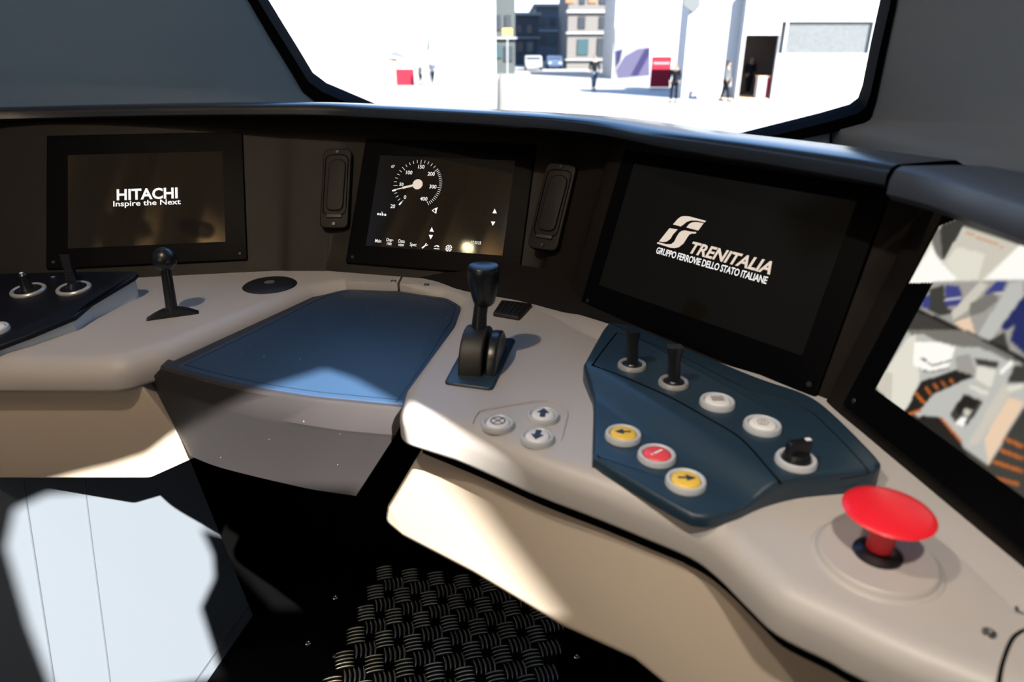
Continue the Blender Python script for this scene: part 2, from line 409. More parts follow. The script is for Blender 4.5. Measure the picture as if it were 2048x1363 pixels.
MB().lathe([(0.0, 0.03), (0.030, 0.03), (0.030, -0.19), (0.025, -0.19), (0.025, 0.01), (0, 0.01)], 32).build('housing', M_GAP, rl_)
MB().lathe([(0, 0.011), (0.024, 0.011), (0.024, 0.010), (0, 0.010)], 32).build('lens', mat('reading_lens', (0.8, 0.7, 0.5), 0.4, emit=(1.0, 0.86, 0.5), estr=70), rl_)

# ================================================================== INSTRUMENT PANEL
PH = Pl(atz(450, 548, .8), 9.8, 32.2)
PS = Pl(atz(760, 552, .8), -14, 32)
PT = Pl(atz(1400, 720, .8), -50.5, 19.3)
PC = Pl(atz(1720, 893, .80), -81, 17)
PLL = Pl(atz(660, 548, .8), -1.5, 32)
PLR = Pl(atz(1040, 600, .81) + V((0.03, 0.05, 0)), -29, 29)
dash = thing('instrument_panel', 'dark brown instrument panel curving around the desk under its hood', 'instrument panel', V((-0.2, 1.15, 0.80)))
DO = V((-0.2, 1.15, 0.80))
ST = [((-1.38, 1.006), 9.8, 32), ((-0.90, 1.0885), 9.8, 32), ((-0.47, 1.163), 9, 32), ((-0.40, 1.168), 0, 32), ((-0.34, 1.168), -3, 32), ((-0.303, 1.162), -14, 32), ((0.007, 1.0845), -14, 32),
      ((0.045, 1.055), -26, 29), ((0.085, 1.005), -36, 25), ((0.105, 0.968), -50, 19.5), ((0.340, 0.683), -50, 19.3), ((0.346, 0.664), -66, 18), ((0.349, 0.640), -81, 17), ((0.403, 0.30), -81, 17), ((0.423, 0.17), -81, 17)]
DBE = [atz(*p, .79) for p in [(450, 549), (600, 545), (700, 549), (850, 568), (930, 593), (1060, 618), (1190, 662), (1400, 742), (1620, 813), (1720, 893), (2048, 1178)]]
def fas(i, z, back=0.006):
    (x, y), yaw, lean = ST[i]; yaw = math.radians(yaw); k = (z - 0.8) * math.tan(math.radians(lean)) + back
    return V((x - math.sin(yaw) * k, y + math.cos(yaw) * k, z))
rows = []
for z in (0.778, 0.80, 0.83, 0.90, 0.97, 1.03, 1.06):
    row = []
    for i in range(len(ST)):
        p = fas(i, z); row.append(p)
    rows.append(row)
rows = rows[1:]
sm_rows = [cat(r, 4) for r in rows]
MB().loft(sm_rows).build('fascia', M_FASCIA, dash, smooth=70, shift=DO)
dbc = cat([DBE[0] + V((-0.9, -0.12, 0)), DBE[0] + V((-0.3, -0.02, 0))] + DBE + [DBE[-1] + V((0.04, -0.2, 0))], 5)
def outn(c, i):
    t = c[min(i + 1, len(c) - 1)] - c[max(i - 1, 0)]; v = V((-t.y, t.x, 0)); v.normalize(); return v
MB().loft([[p + outn(dbc, i) * k + V((0, 0, z)) for i, p in enumerate(dbc)] for k, z in ((0.0, -.012), (0.0, 0.012), (0.012, 0.018), (0.07, 0.045))]).build('panel_foot', M_FASCIA, dash, smooth=60, shift=DO)
# hood: lip crest measured along its front edge
lipc = [(-300, 224, 1.13), (0, 216, 1.235), (300, 209, 1.265), (600, 207, 1.255), (750, 213, 1.225)]
crest = [aty(x, y, Y) for x, y, Y in lipc] + [atz(x, y, LIPZ) for x, y in [(1000, 226), (1185, 240), (1332, 264), (1514, 289), (1696, 316), (1782, 330)]]
crest = cat(crest, 6)
def outn(c, i):
    t = c[min(i + 1, len(c) - 1)] - c[max(i - 1, 0)]; v = V((-t.y, t.x, 0)); v.normalize(); return v
def hood_rows(cr, th, depthf, drop=0.004):
    R = [[] for _ in range(9)]
    for i, p in enumerate(cr):
        n = outn(cr, i); d = depthf(i / (len(cr) - 1))
        R[0].append(p + n * 0.07 + V((0, 0, -th + 0.004)))      # underside back
        R[1].append(p + n * 0.004 + V((0, 0, -th)))
        R[2].append(p - n * 0.003 + V((0, 0, -th * 0.8)))
        R[3].append(p - n * 0.003 + V((0, 0, -th * 0.4)))
        R[4].append(p + n * 0.001 + V((0, 0, -0.003)))
        R[5].append(p + n * 0.008 + V((0, 0, 0.0)))
        R[6].append(p + n * d * 0.6 + V((0, 0, -drop * 0.4)))
        R[7].append(p + n * d + V((0, 0, -drop)))
        R[8].append(p + n * (d + 0.30) + V((0, 0, -drop - 0.12)))
    return R
MB().loft(hood_rows(crest, 0.022, lambda t: 0.045 + 0.05 * t, 0.002)).build('hood', M_HOOD, dash, smooth=40, shift=DO)
ccap = cat([atz(x, y, LIPZ + 0.002) for x, y in [(1790, 333), (1840, 343), (1900, 358), (1970, 379), (2048, 403), (2150, 436), (2260, 480)]], 4)
MB().loft(hood_rows(ccap, 0.030, lambda t: 0.115, 0.006)).build('hood_end_cap', M_CAP, dash, smooth=40, shift=DO)['label'] = 'slate blue end cap of the hood'
# dark space closing the back of the fascia under the hood
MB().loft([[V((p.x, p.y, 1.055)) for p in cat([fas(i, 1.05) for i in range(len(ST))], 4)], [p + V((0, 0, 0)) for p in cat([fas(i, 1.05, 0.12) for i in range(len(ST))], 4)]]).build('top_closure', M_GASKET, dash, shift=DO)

def rect_px(P, px):
    L = [P.loc(*p) for p in px]
    return (L[0][0] + L[3][0]) / 2, (L[1][0] + L[2][0]) / 2, (L[2][1] + L[3][1]) / 2, (L[0][1] + L[1][1]) / 2
def monitor(label, P, bez, scr, smat=M_SCREEN):
    x0, x1, y0, y1 = bez; cx, cy = (x0 + x1) / 2, (y0 + y1) / 2
    t = thing('display_monitor', label, 'monitor', P.mat(cx, cy))
    z = MB().slab(rrect(x1 - x0, y1 - y0, 0.004), -0.016, 0.0, 0.002).build('bezel', M_BEZEL, t)
    a0, a1, b0, b1 = scr
    s = MB().prism([(a0 - cx, b0 - cy), (a1 - cx, b0 - cy), (a1 - cx, b1 - cy), (a0 - cx, b1 - cy)], -0.004, 0.0006).build('screen', smat, t, smooth=0)
    for sx_, sy_ in ((x0 + .012 - cx, y0 + .012 - cy), (x1 - .012 - cx, y0 + .012 - cy)):
        MB().lathe([(0, .0009), (.0022, .0009), (.003, 0.0), (.0035, 0.0)], 14, Matrix.Translation((sx_, sy_, 0))).build('screw', M_BLACKM, z)
    return t, s, (lambda x, y: (P.loc(x, y)[0] - cx, P.loc(x, y)[1] - cy))
# left screen
tH, sH, fH = monitor('wide black display showing two lines of white lettering, at the far left', PH, rect_px(PH, [(92, 268), (485, 265), (494, 517), (92, 540)]), rect_px(PH, [(136, 310), (445, 303), (451, 483), (136, 497)]))
a = fH(234, 400); c = fH(356, 396)
text('HITACHI', 'lettering', M_WHITEEM, sH, a[0], a[1], width=c[0] - a[0], size=0.0275, offset=0.03)
a = fH(227, 413); c = fH(362, 409.5)
text('Inspire the Next', 'lettering', M_WHITEEM, sH, a[0], a[1], width=c[0] - a[0], size=0.0138, offset=0.016)
# centre screen with the speed dial
tS, sS, fS = monitor('square black display with a white speed dial, straight ahead', PS, rect_px(PS, [(735, 272), (1075, 292), (1035, 556), (688, 522)]), rect_px(PS, [(762, 308), (1031, 324), (1004, 512), (731, 490)]))
def zp(x, y): return fS(700 + x / 4.8667, 280 + y / 4.8667)
c0 = V(zp(660, 432)); R = (V(zp(697, 195)) - c0).length
def arm(ang, r0, r1, w):
    d = V((math.sin(math.radians(ang)), math.cos(math.radians(ang)))); q = V((-d.y, d.x)) * w / 2
    return [tuple(c0 + d * r0 - q), tuple(c0 + d * r1 - q), tuple(c0 + d * r1 + q), tuple(c0 + d * r0 + q)]
def sp(v): return -144 + v * 192 / 200 if v <= 200 else 48 + (v - 200) * 96 / 200
ticks = []
for v in range(0, 401, 10):
    big = v in (0, 50, 100, 150, 200, 300, 400); ticks.append(arm(sp(v), R * (0.83 if big else 0.88), R, R * 0.016))
ticks.append(arm(sp(0), R * 0.93, R * 1.08, R * 0.06)); ticks.append(arm(sp(38), R * 0.90, R * 1.06, R * 0.06))
flat(ticks, 0.001).build('dial_scale', M_WHITEEM, sS, smooth=0)
na = sp(39)
nd = [arm(na, R * 0.1, R * 0.62, R * 0.085), arm(na, R * 0.62, R * 0.88, R * 0.04)]
circ = [(c0.x + R * 0.205 * math.cos(i * math.pi / 16), c0.y + R * 0.205 * math.sin(i * math.pi / 16)) for i in range(32)]
flat(nd + [circ], 0.0013).build('needle', M_CREAMEM, sS, smooth=0)
for s_, x, y, h in (('0', 535, 560, 34), ('50', 500, 435, 30), ('100', 572, 320, 34), ('150', 690, 264, 34), ('200', 790, 333, 34), ('300', 806, 458, 34), ('400', 718, 576, 34), ('20', 416, 648, 34), ('67', 418, 260, 24)):
    p = zp(x, y + h * 0.42); sz = h / 4.8667 / 1365 * 1.25 * 1.5
    text(s_, 'dial_number', M_WHITEEM, sS, p[0], p[1], size=sz, align='CENTER', sx=0.95, offset=0.012)
for s_, x, y, wd_ in (('Main', 245, 995, 60), ('Over-', 353, 985, 70), ('ride', 360, 1020, 46), ('Data', 472, 998, 62), ('view', 470, 1032, 56), ('Spec', 583, 1030, 66), ('17:33:25', 1180, 1010, 96)):
    p = zp(x, y); q = zp(x + wd_, y)
    text(s_, 'menu_word', M_WHITEEM, sS, p[0], p[1], width=q[0] - p[0], size=0.0088 if s_ != '17:33:25' else 0.0075, offset=0.008)
icons = [[(1410, 668), (1430, 714), (1388, 712)], [(1373, 792), (1416, 796), (1390, 836)], [(798, 848), (818, 894), (776, 890)], [(768, 922), (810, 926), (786, 968)],
         [(797, 686), (822, 668), (820, 678), (808, 687), (826, 700), (826, 710)], [(822, 668), (856, 655), (846, 684), (842, 716), (826, 710), (834, 690)],
         [(268, 711), (284, 712), (284, 730), (266, 729)], [(291, 713), (306, 714), (306, 733), (290, 732)], [(313, 715), (328, 716), (328, 736), (312, 735)], [(337, 718), (354, 719), (354, 739), (336, 738)], [(311, 697), (318, 698), (318, 713), (310, 712)],
         [(700, 1046), (738, 1016), (746, 1024), (712, 1054)], [(732, 1016), (740, 1003), (750, 1006), (742, 1016), (750, 1022), (760, 1014), (758, 1026), (744, 1030)], [(698, 1048), (706, 1040), (714, 1056), (704, 1056)],
         [(820, 1032), (850, 1022), (868, 1030), (870, 1042), (858, 1044), (848, 1034), (824, 1040)], [(818, 1052), (874, 1058), (870, 1064), (818, 1059)],
         ]
pc = V(zp(963, 1053)); rr = abs(zp(996, 1053)[0] - pc.x)
for k in range(4):
    a0 = k * math.pi / 2 + 0.16; a1 = (k + 1) * math.pi / 2 - 0.16; am = (a0 + a1) / 2
    o_ = [(pc.x + rr * math.cos(a0 + (a1 - a0) * i / 6), pc.y + rr * math.sin(a0 + (a1 - a0) * i / 6)) for i in range(7)]
    i_ = [(pc.x + rr * .72 * math.cos(a0 + (a1 - a0) * i / 6), pc.y + rr * .72 * math.sin(a0 + (a1 - a0) * i / 6)) for i in range(7)]
    icons_l = o_ + i_[::-1]; icons.append([('L', q) for q in icons_l])
    icons.append([('L', (pc.x + rr * r_ * math.cos(a_), pc.y + rr * r_ * math.sin(a_))) for r_, a_ in ((.15, a0), (.75, a0 - .03), (.75, a0 + .25), (.2, am), (.75, a1 - .25), (.75, a1 + .03), (.15, a1))])
def icon(name, ids):
    flat([[(q[1] if q[0] == 'L' else zp(*q)) for q in icons[k]] for k in ids], 0.001).build(name, M_WHITEEM, sS, smooth=0)
for k in (0, 2): icon('up_arrow', [k])
for k in (1, 3): icon('down_arrow', [k])
icon('horn_icon', [4, 5]); icon('train_icon', [6, 7, 8, 9, 10]); icon('spanner_icon', [11, 12, 13]); icon('settings_icon', [14, 15]); icon('wheel_icon', list(range(16, len(icons))))
# right screen with the railway emblem
tsr = rect_px(PT, [(1269, 328), (1714, 401), (1605, 712), (1198, 569)])
tT, sT, fT = monitor('large dim display with a cream emblem and lettering, right of the speed dial', PT, (tsr[0] - 0.026, tsr[1] + 0.030, tsr[2] - 0.040, tsr[3] + 0.018), tsr, M_SCREEND)
def tz(x, y): return fT(1280 + x / 6.8167, 400 + y / 6.8167)
logo = [[(455, 332), (520, 258), (560, 228), (610, 219), (680, 224), (905, 284), (888, 306), (780, 280), (700, 278), (640, 300), (590, 340), (560, 360)],
        [(637, 374), (672, 330), (710, 306), (770, 300), (874, 314), (800, 416)],
        [(408, 383), (520, 400), (455, 470), (420, 530), (370, 566), (320, 572), (265, 562)],
        [(540, 445), (575, 420), (620, 412), (690, 430), (774, 436), (765, 458), (715, 456), (680, 470), (650, 510), (600, 590), (540, 640), (480, 656), (420, 650), (235, 592), (248, 572), (370, 602), (430, 600), (470, 570), (510, 490)]]
bl = MB()
for p in logo:
    bl.add([(*tz(*q), 0.001) for q in p], [tuple(range(len(p)))])
bl.build('emblem', M_CREAMEM, sT, smooth=0)
a = tz(678, 716); c = tz(1775, 1022)
text('TRENITALIA', 'lettering', M_CREAMEM, sT, a[0], a[1], width=math.hypot(c[0] - a[0], c[1] - a[1]), size=0.0215, shear=0.28, offset=0.03)
e = tz(220, 722); g = tz(1720, 1158)
text('GRUPPO FERROVIE DELLO STATO ITALIANE', 'lettering', M_WHITEEM, sT, e[0], e[1], width=g[0] - e[0], size=0.0125, offset=0.02, space=0.95)
# far right camera screen
sxm, sx1, sy0, sy1 = -0.018, 0.30, 0.058, 0.236
tC, sC, fC = monitor('black display on the far right showing a view of saloon seats and stairs with a bright painted reflection', PC, (sxm - 0.031, sx1 + 0.03, sy0 - 0.036, sy1 + 0.016), (sxm, sx1, sy0, sy1), M_SCREEND)
def z1(x, y): return fC(1730 + x / 4.258, 400 + y / 4.258)
def z2(x, y): return fC(1730 + x / 3.786, 660 + y / 3.786)
pic = [('cream', z1, [(640, 215), (840, 140), (1354, 300), (1700, 420), (1500, 690), (375, 715)]), ('dgrey', z1, [(655, 215), (840, 142), (900, 160), (840, 235), (670, 525), (600, 400)]), ('grey', z1, [(640, 215), (670, 525), (610, 470), (570, 340)]),
       ('dgrey', z1, [(840, 142), (1354, 300), (1354, 390), (850, 232)]), ('pale', z1, [(850, 232), (1320, 385), (1000, 680), (790, 668), (668, 522)]), ('cream', z1, [(790, 400), (1030, 460), (970, 672), (790, 668), (690, 530)]),
       ('orange', z1, [(870, 272), (1190, 400), (1185, 410), (866, 282)]), ('white', z1, [(1354, 360), (1030, 678), (1354, 678), (1700, 690), (1800, 480)]), ('white', z1, [(575, 395), (665, 545), (790, 668), (780, 682), (375, 715)]),
       ('black', z1, [(505, 485), (525, 484), (522, 508), (508, 510)]),
       ('mid', z1, [(580, 695), (1354, 680), (1700, 690), (1600, 1500), (1280, 1330), (470, 930)]), ('blue', z1, [(690, 720), (810, 735), (835, 800), (820, 900), (690, 910)]), ('white', z1, [(672, 845), (825, 830), (825, 840), (672, 857)]), ('dgrey', z1, [(560, 760), (680, 720), (690, 900), (780, 960), (640, 990), (540, 930)]),
       ('blue', z1, [(500, 830), (560, 800), (560, 930), (490, 920)]), ('pale', z1, [(980, 700), (1060, 720), (860, 960), (760, 1020), (740, 960)]), ('blue', z1, [(1130, 690), (1220, 685), (1180, 790), (1060, 850), (1020, 800)]), ('cream', z1, [(1100, 795), (1185, 785), (1185, 797), (1100, 808)]), ('grey', z1, [(900, 880), (1100, 780), (1150, 850), (1010, 960), (900, 990)]),
       ('peach', z1, [(760, 1045), (900, 995), (950, 1150), (850, 1110)]), ('lgrey', z1, [(1250, 700), (1354, 690), (1354, 820), (1080, 1190), (960, 1160)]), ('dblue', z1, [(1354, 820), (1354, 1010), (1200, 1120), (1160, 1080)]), ('dblue', z1, [(1354, 820), (1600, 800), (1600, 1400), (1354, 1300), (1240, 1200)]), ('dgrey', z1, [(1060, 1200), (1200, 1120), (1240, 1290), (1100, 1240)]),
       ('black', z1, [(470, 925), (860, 1105), (1354, 1330), (1700, 1480), (1680, 1540), (1354, 1375), (850, 1140), (455, 950)]),
       ('lgrey', z2, [(330, 0), (680, 0), (1204, 260), (1500, 420), (1500, 1400), (90, 440)]), ('grey', z2, [(300, 0), (760, 0), (1204, 250), (1100, 240), (880, 130), (740, 130), (560, 90), (450, 30), (360, 40)]), ('cream', z2, [(330, 60), (390, 30), (420, 380), (300, 630), (200, 560), (215, 330), (160, 310)]),
       ('pale', z2, [(90, 440), (160, 310), (215, 330), (205, 540), (295, 632)]), ('white', z2, [(560, 90), (690, 130), (640, 280), (480, 320), (370, 260), (380, 90)]), ('mid', z2, [(690, 200), (800, 180), (850, 320), (800, 370), (700, 300)]),
       ('dgrey', z2, [(480, 245), (520, 262), (660, 225), (662, 235), (520, 275), (478, 255)]), ('dgrey', z2, [(455, 300), (500, 312), (640, 285), (640, 295), (500, 322), (452, 312)]), ('dgrey', z2, [(430, 205), (474, 228), (470, 240), (425, 215)]),
       ('black', z2, [(430, 385), (570, 345), (690, 300), (840, 350), (780, 372), (520, 490), (430, 600), (300, 640)]), ('orange', z2, [(375, 475), (395, 472), (465, 548), (445, 560)]), ('orange', z2, [(455, 432), (475, 430), (515, 488), (497, 492)]), ('orange', z2, [(520, 405), (536, 403), (565, 446), (545, 450)]), ('orange', z2, [(580, 390), (594, 388), (625, 425), (608, 430)]), ('orange', z2, [(640, 370), (654, 368), (685, 400), (668, 404)]), ('orange', z2, [(300, 635), (430, 595), (436, 612), (310, 654)]),
       ('lgrey', z2, [(520, 490), (790, 375), (830, 400), (620, 690), (440, 640)]), ('black', z2, [(440, 645), (570, 658), (730, 840), (800, 990), (380, 690)]), ('orange', z2, [(570, 660), (590, 662), (745, 838), (730, 850)]),
       ('dgrey', z2, [(760, 480), (900, 540), (860, 620), (760, 740), (690, 700), (650, 640), (700, 560)]), ('black', z2, [(770, 490), (880, 530), (830, 600), (700, 640), (700, 560)]), ('white', z2, [(735, 652), (778, 662), (750, 740), (695, 706)]), ('pale', z2, [(760, 590), (820, 610), (790, 660), (750, 640)]), ('cream', z2, [(800, 410), (950, 470), (930, 500), (800, 440)]), ('cream', z2, [(860, 260), (1000, 310), (960, 440), (840, 370)]), ('dgrey', z2, [(830, 210), (1020, 240), (1010, 290), (860, 270)]),
       ('white', z2, [(1020, 320), (1110, 230), (1140, 240), (1040, 340)]), ('dgrey', z2, [(1140, 260), (1204, 270), (1500, 400), (1204, 400), (1080, 400)]), ('cream', z2, [(1050, 440), (1204, 400), (1204, 440), (1080, 480)]), ('pale', z2, [(1060, 390), (1100, 480), (860, 860), (780, 880), (960, 560)]),
       ('peach', z2, [(1095, 510), (1204, 540), (1204, 560), (940, 1020), (910, 820)]), ('dgrey', z2, [(1204, 590), (1500, 600), (1500, 1400), (1204, 1240), (910, 1075)]), ('orange', z2, [(1075, 815), (1204, 870), (1204, 895), (1070, 835)]), ('orange', z2, [(1030, 895), (1204, 965), (1204, 985), (1020, 915)]), ('orange', z2, [(980, 985), (1204, 1060), (1200, 1080), (975, 1005)]), ('orange', z2, [(935, 1095), (1180, 1160), (1170, 1178), (960, 1118)])]
cxC, cyC = (sxm - 0.031 + sx1 + 0.03) / 2, (sy0 - 0.036 + sy1 + 0.016) / 2
bx0, bx1, by0, by1 = sxm - cxC, sx1 - cxC, sy0 - cyC, sy1 - cyC
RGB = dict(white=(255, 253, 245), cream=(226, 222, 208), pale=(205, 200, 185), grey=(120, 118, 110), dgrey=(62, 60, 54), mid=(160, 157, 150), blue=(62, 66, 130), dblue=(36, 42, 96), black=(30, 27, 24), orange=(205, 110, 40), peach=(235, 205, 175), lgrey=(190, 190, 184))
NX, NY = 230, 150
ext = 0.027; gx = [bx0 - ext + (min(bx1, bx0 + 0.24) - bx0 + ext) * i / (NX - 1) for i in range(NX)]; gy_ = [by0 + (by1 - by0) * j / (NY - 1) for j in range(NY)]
grid = [[None] * NX for _ in range(NY)]
for k, f, p in pic:
    q = [f(*c_) for c_ in p]; c = srgb(*RGB[k])
    wide = k in ('white', 'cream', 'dgrey', 'grey', 'pale') and f is z1 and max(c_[1] for c_ in p) < 720  # bright glass reflection painted in with the picture, past the display edge
    ylo, yhi = min(a_[1] for a_ in q), max(a_[1] for a_ in q)
    for j in range(NY):
        y = gy_[j]
        if y < ylo or y > yhi: continue
        xs = []
        for m_ in range(len(q)):
            (xa, ya), (xb, yb) = q[m_ - 1], q[m_]
            if (ya > y) != (yb > y): xs.append(xa + (y - ya) * (xb - xa) / (yb - ya))
        xs.sort()
        for xa, xb in zip(xs[::2], xs[1::2]):
            for i in range(NX):
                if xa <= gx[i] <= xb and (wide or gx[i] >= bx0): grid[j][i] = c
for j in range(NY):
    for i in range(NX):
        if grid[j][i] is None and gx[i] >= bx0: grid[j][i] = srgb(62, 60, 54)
vs, cs, idx = [], [], {}
for j in range(NY):
    for i in range(NX):
        if grid[j][i] is None: continue
        acc = [0, 0, 0]; n_ = 0
        for dj in (-1, 0, 1):
            for di in (-1, 0, 1):
                if 0 <= j + dj < NY and 0 <= i + di < NX and grid[j + dj][i + di]:
                    wq = 2 if di == dj == 0 else 1
                    n_ += wq; acc = [a_ + b_ * wq for a_, b_ in zip(acc, grid[j + dj][i + di])]
        idx[(i, j)] = len(vs); vs.append((gx[i], gy_[j], 0.001)); cs.append([a_ / n_ for a_ in acc])
fs = [(idx[(i, j)], idx[(i + 1, j)], idx[(i + 1, j + 1)], idx[(i, j + 1)]) for j in range(NY - 1) for i in range(NX - 1) if all(t_ in idx for t_ in ((i, j), (i + 1, j), (i + 1, j + 1), (i, j + 1)))]
me = bpy.data.meshes.new('camera_picture_and_glare'); me.from_pydata(vs, [], fs)
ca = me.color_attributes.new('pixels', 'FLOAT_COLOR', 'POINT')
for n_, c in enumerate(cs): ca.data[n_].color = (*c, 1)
mp = mat('picture_and_glare_pixels', (0.01, 0.01, 0.01), 0.2, emit=(1, 1, 1), estr=1.0)
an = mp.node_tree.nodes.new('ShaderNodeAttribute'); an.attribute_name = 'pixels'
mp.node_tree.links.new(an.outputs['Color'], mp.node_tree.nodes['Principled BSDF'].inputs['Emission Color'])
me.materials.append(mp); po = bpy.data.objects.new('camera_picture_and_glare', me); col.objects.link(po); po.parent = sC

# recessed flaps on either side of the centre screen
def flap(label, P, px, tone):
    x0, x1, y0, y1 = rect_px(P, px); w, h = x1 - x0, y1 - y0
    t = thing('flap_panel', label, 'flap', P.mat((x0 + x1) / 2, (y0 + y1) / 2))
    MB().slab(rrect(w, h, 0.012), -0.010, 0.002, 0.002).build('surround', tone, t)
    inner = rc([(-w * .30, -h * .29, .012), (w * .30, -h * .29, .012), (w * .34, h * .36, .02), (-w * .26, h * .36, .02)])
    b = MB().slab(inner, 0.0, 0.0055, 0.002); b.build('door', tone, t)
    rim = offs(rrect(w * .80, h * .76, .012, 0, h * .04), [0] * len(rrect(w * .80, h * .76, .012)))
    MB().tube([(x, y, .0022) for x, y in rim + rim[:1]], 0.0008, 6).build('seam', M_GAP, t)
    MB().slab(rrect(w * .55, h * .045, .002, 0, -h * .355), 0.001, 0.005, 0.001).build('latch', M_BLACKM, t)['label'] = 'small black latch tab'
    for sy_ in (-h * .45, h * .46):
        MB().lathe([(0, .0034), (.003, .0034), (.0036, .002)], 16, Matrix.Translation((0, sy_, 0))).build('screw', M_BLACK, t)
flap('dark upright flap with a latch, left of the speed dial display', PLL, [(657, 297), (712, 299), (688, 456), (630, 456)], M_FASCIA)
flap('dark upright flap with a latch, right of the speed dial display', PLR, [(1088, 325), (1147, 328), (1122, 503), (1061, 497)], M_FASCIA)

# ================================================================== DESK
desk = thing('driver_desk', 'beige moulded driver desk wrapping around the seat position', 'desk', V((-0.2, 0.75, 0.0)))
KO = V((-0.2, 0.75, 0.0))
ZT = 0.80
# left worktop
Lo = [(-1.38, 0.794, 0), (-0.510, 0.794, .045), (-0.464, 0.842, .035), (-0.333, 1.085, .05), (-0.285, 1.112, .04), (-0.196, 1.106, 0.0), (-0.194, 1.19, 0), (-0.42, 1.225, 0), (-1.38, 1.15, 0)]
Lr = rc(Lo, seg=7)
def edge_r(poly, test, r, rest=0.0005): return [r if test(p) else rest for p in poly]
MB().slab(Lr, 0.755, ZT, seg=6, full=edge_r(Lr, lambda p: p[1] < 0.90 or (p[1] < 1.113 and p[0] > -1.2 and p[0] < -0.197 and p[1] < 1.11), 0.030), rb=0.006).build('worktop', M_DESK, desk, shift=KO, smooth=50)
# right worktop
lip_px = [(825, 886), (944, 935), (1067, 990), (1191, 1038), (1283, 1076), (1378, 1117), (1432, 1156), (1490, 1214), (1552, 1272), (1655, 1325), (1697, 1349), (1800, 1400), (1960, 1470), (2150, 1560)]
lipp = [atz(x, y, .757) for x, y in lip_px]
front = cat([(p.x, p.y) for p in lipp], 4)
Ro = [(-0.192, 1.106, 0), (-0.112, 1.072, .02), (-0.083, 1.022, .035), (-0.088, 0.94, .05), (-0.130, 0.735, .03), (-0.130, 0.668, .035)]
Rr = rc([(0, 1.19, 0)] + Ro + [(front[2][0], front[2][1], 0)], seg=7)[8 - 7:][:-1]
Rr = [p for p in Rr if not (p[0] == 0 and p[1] == 1.19)]
poly = [(-0.192, 1.19)] + Rr + [(p[0], p[1]) for p in front[3:]] + [(0.80, 0.03), (0.80, 0.45), (0.46, 0.52), (0.44, 0.75), (0.22, 1.06), (0.02, 1.20)]
full = [0.022 if (i > 1 and i < len(poly) - 7) else 0.0005 for i in range(len(poly))]
MB().slab(poly, 0.755, ZT, seg=6, full=full, rb=0.006).build('worktop', M_DESK, desk, shift=KO, smooth=50)
# raised chamfer strip running along the foot of the panel on the right
chf = cat([atz(*p, .80) for p in [(1060, 616), (1120, 634), (1190, 662), (1400, 742), (1620, 815), (1720, 893), (1880, 1030), (2048, 1178), (2260, 1380)]], 5)
def tp(i): t = min(1.0, i / 14); return t * t * (3 - 2 * t)
rows = [[p + outn(chf, i) * (k * (tp(i) if k < 0 else 1)) + V((0, 0, z * tp(i) - 0.0004 * (1 - tp(i)))) for i, p in enumerate(chf)] for k, z in ((0.02, 0.010), (0.0, 0.007), (-0.012, 0.003), (-0.024, 0.0003))]
MB().loft(rows).build('rear_edge', M_DESK, desk, smooth=80, shift=KO)
# rubber joint under the worktop edges and skirts
gap = [V((p.x, p.y, 0)) for p in lipp]
gap = cat(gap, 4)
MB().loft([[p + outn(gap, i) * -0.0 + V((outn(gap, i).x * 0.016, outn(gap, i).y * 0.016, z)) for i, p in enumerate(gap)] for z in (0.757, 0.735)]).build('rubber_joint', M_GAP, desk, smooth=60, shift=KO)
# right skirt: one moulded panel leaning out at the foot
A = atz(838, 893, .742); Bq = atz(1370, 1128, .742)
sd = (Bq - A).normalized(); sn0 = V((-sd.y, sd.x, 0)); tl = math.radians(12)
SN = (-sn0 * math.cos(tl) + V((0, 0, 1)) * math.sin(tl)).normalized(); SO = A + sn0 * 0.010; SU = SN.cross(sd).normalized()
SM = Matrix((sd, SU, SN)).transposed().to_4x4(); SM.translation = SO
def sl(x, y):
    q = pln(x, y, SO, SN) - SO; return (q.dot(sd), q.dot(SU))
sk = [(*sl(838, 893), .006), (*sl(768, 1010), .01), (*sl(762, 1045), .025), (*sl(800, 1077), .01), (*sl(944, 1153), 0), (*sl(1120, 1259), 0), (*sl(1264, 1325), 0.0), (*sl(1330, 1380), .03), (*sl(1420, 1500), 0)]
top_r = 0.012
skp = rc(sk + [(0.62, sk[-1][1], 0), (0.62, top_r, 0), (0.0, top_r, 0)], seg=6)
MB().slab(skp, -0.03, 0.0, 0.012, seg=5, m=SM).build('skirt', M_SKIRT, desk, shift=KO, smooth=50)
# left skirt
LP = Matrix(((1, 0, 0), (0, 0, 1), (0, 1, 0))).transposed().to_4x4()
LM = Matrix((V((1, 0, 0)), V((0, 0, 1)), V((0, -1, 0)))).transposed().to_4x4(); LM.translation = V((0, 0.812, 0))
def ll(x, y): p = aty(x, y, 0.812); return (p.x, p.z)
lsk = rc([(-1.38, 0.762, 0), (-1.38, ll(0, 957)[1], 0), (*ll(300, 956), .03), (*ll(391, 915), 0), (*ll(284, 771), 0)], seg=6)
MB().slab(lsk, -0.02, 0.0, 0.003, m=LM).build('skirt', M_SKIRT, desk, shift=KO)
# screws and cover joint on the worktops
for x, y in ((787, 562), (853, 569), (1978, 1266), (2043, 1222)):
    p = atz(x, y, ZT) - KO
    MB().lathe([(0, .0006), (.0022, .0006), (.0024, .0014), (.0045, .0012), (.005, 0)], 20, Matrix.Translation(p)).build('screw', M_STEEL, desk)['label'] = 'steel countersunk screw'
seam = [atz(*p, ZT + 0.0002) for p in [(1996, 1380), (2004, 1330), (2020, 1285), (2036, 1266), (2060, 1258), (2120, 1262)]]
MB().tube(cat(seam, 5), 0.0013, 6).build('cover_joint', M_GAP, desk, shift=KO)
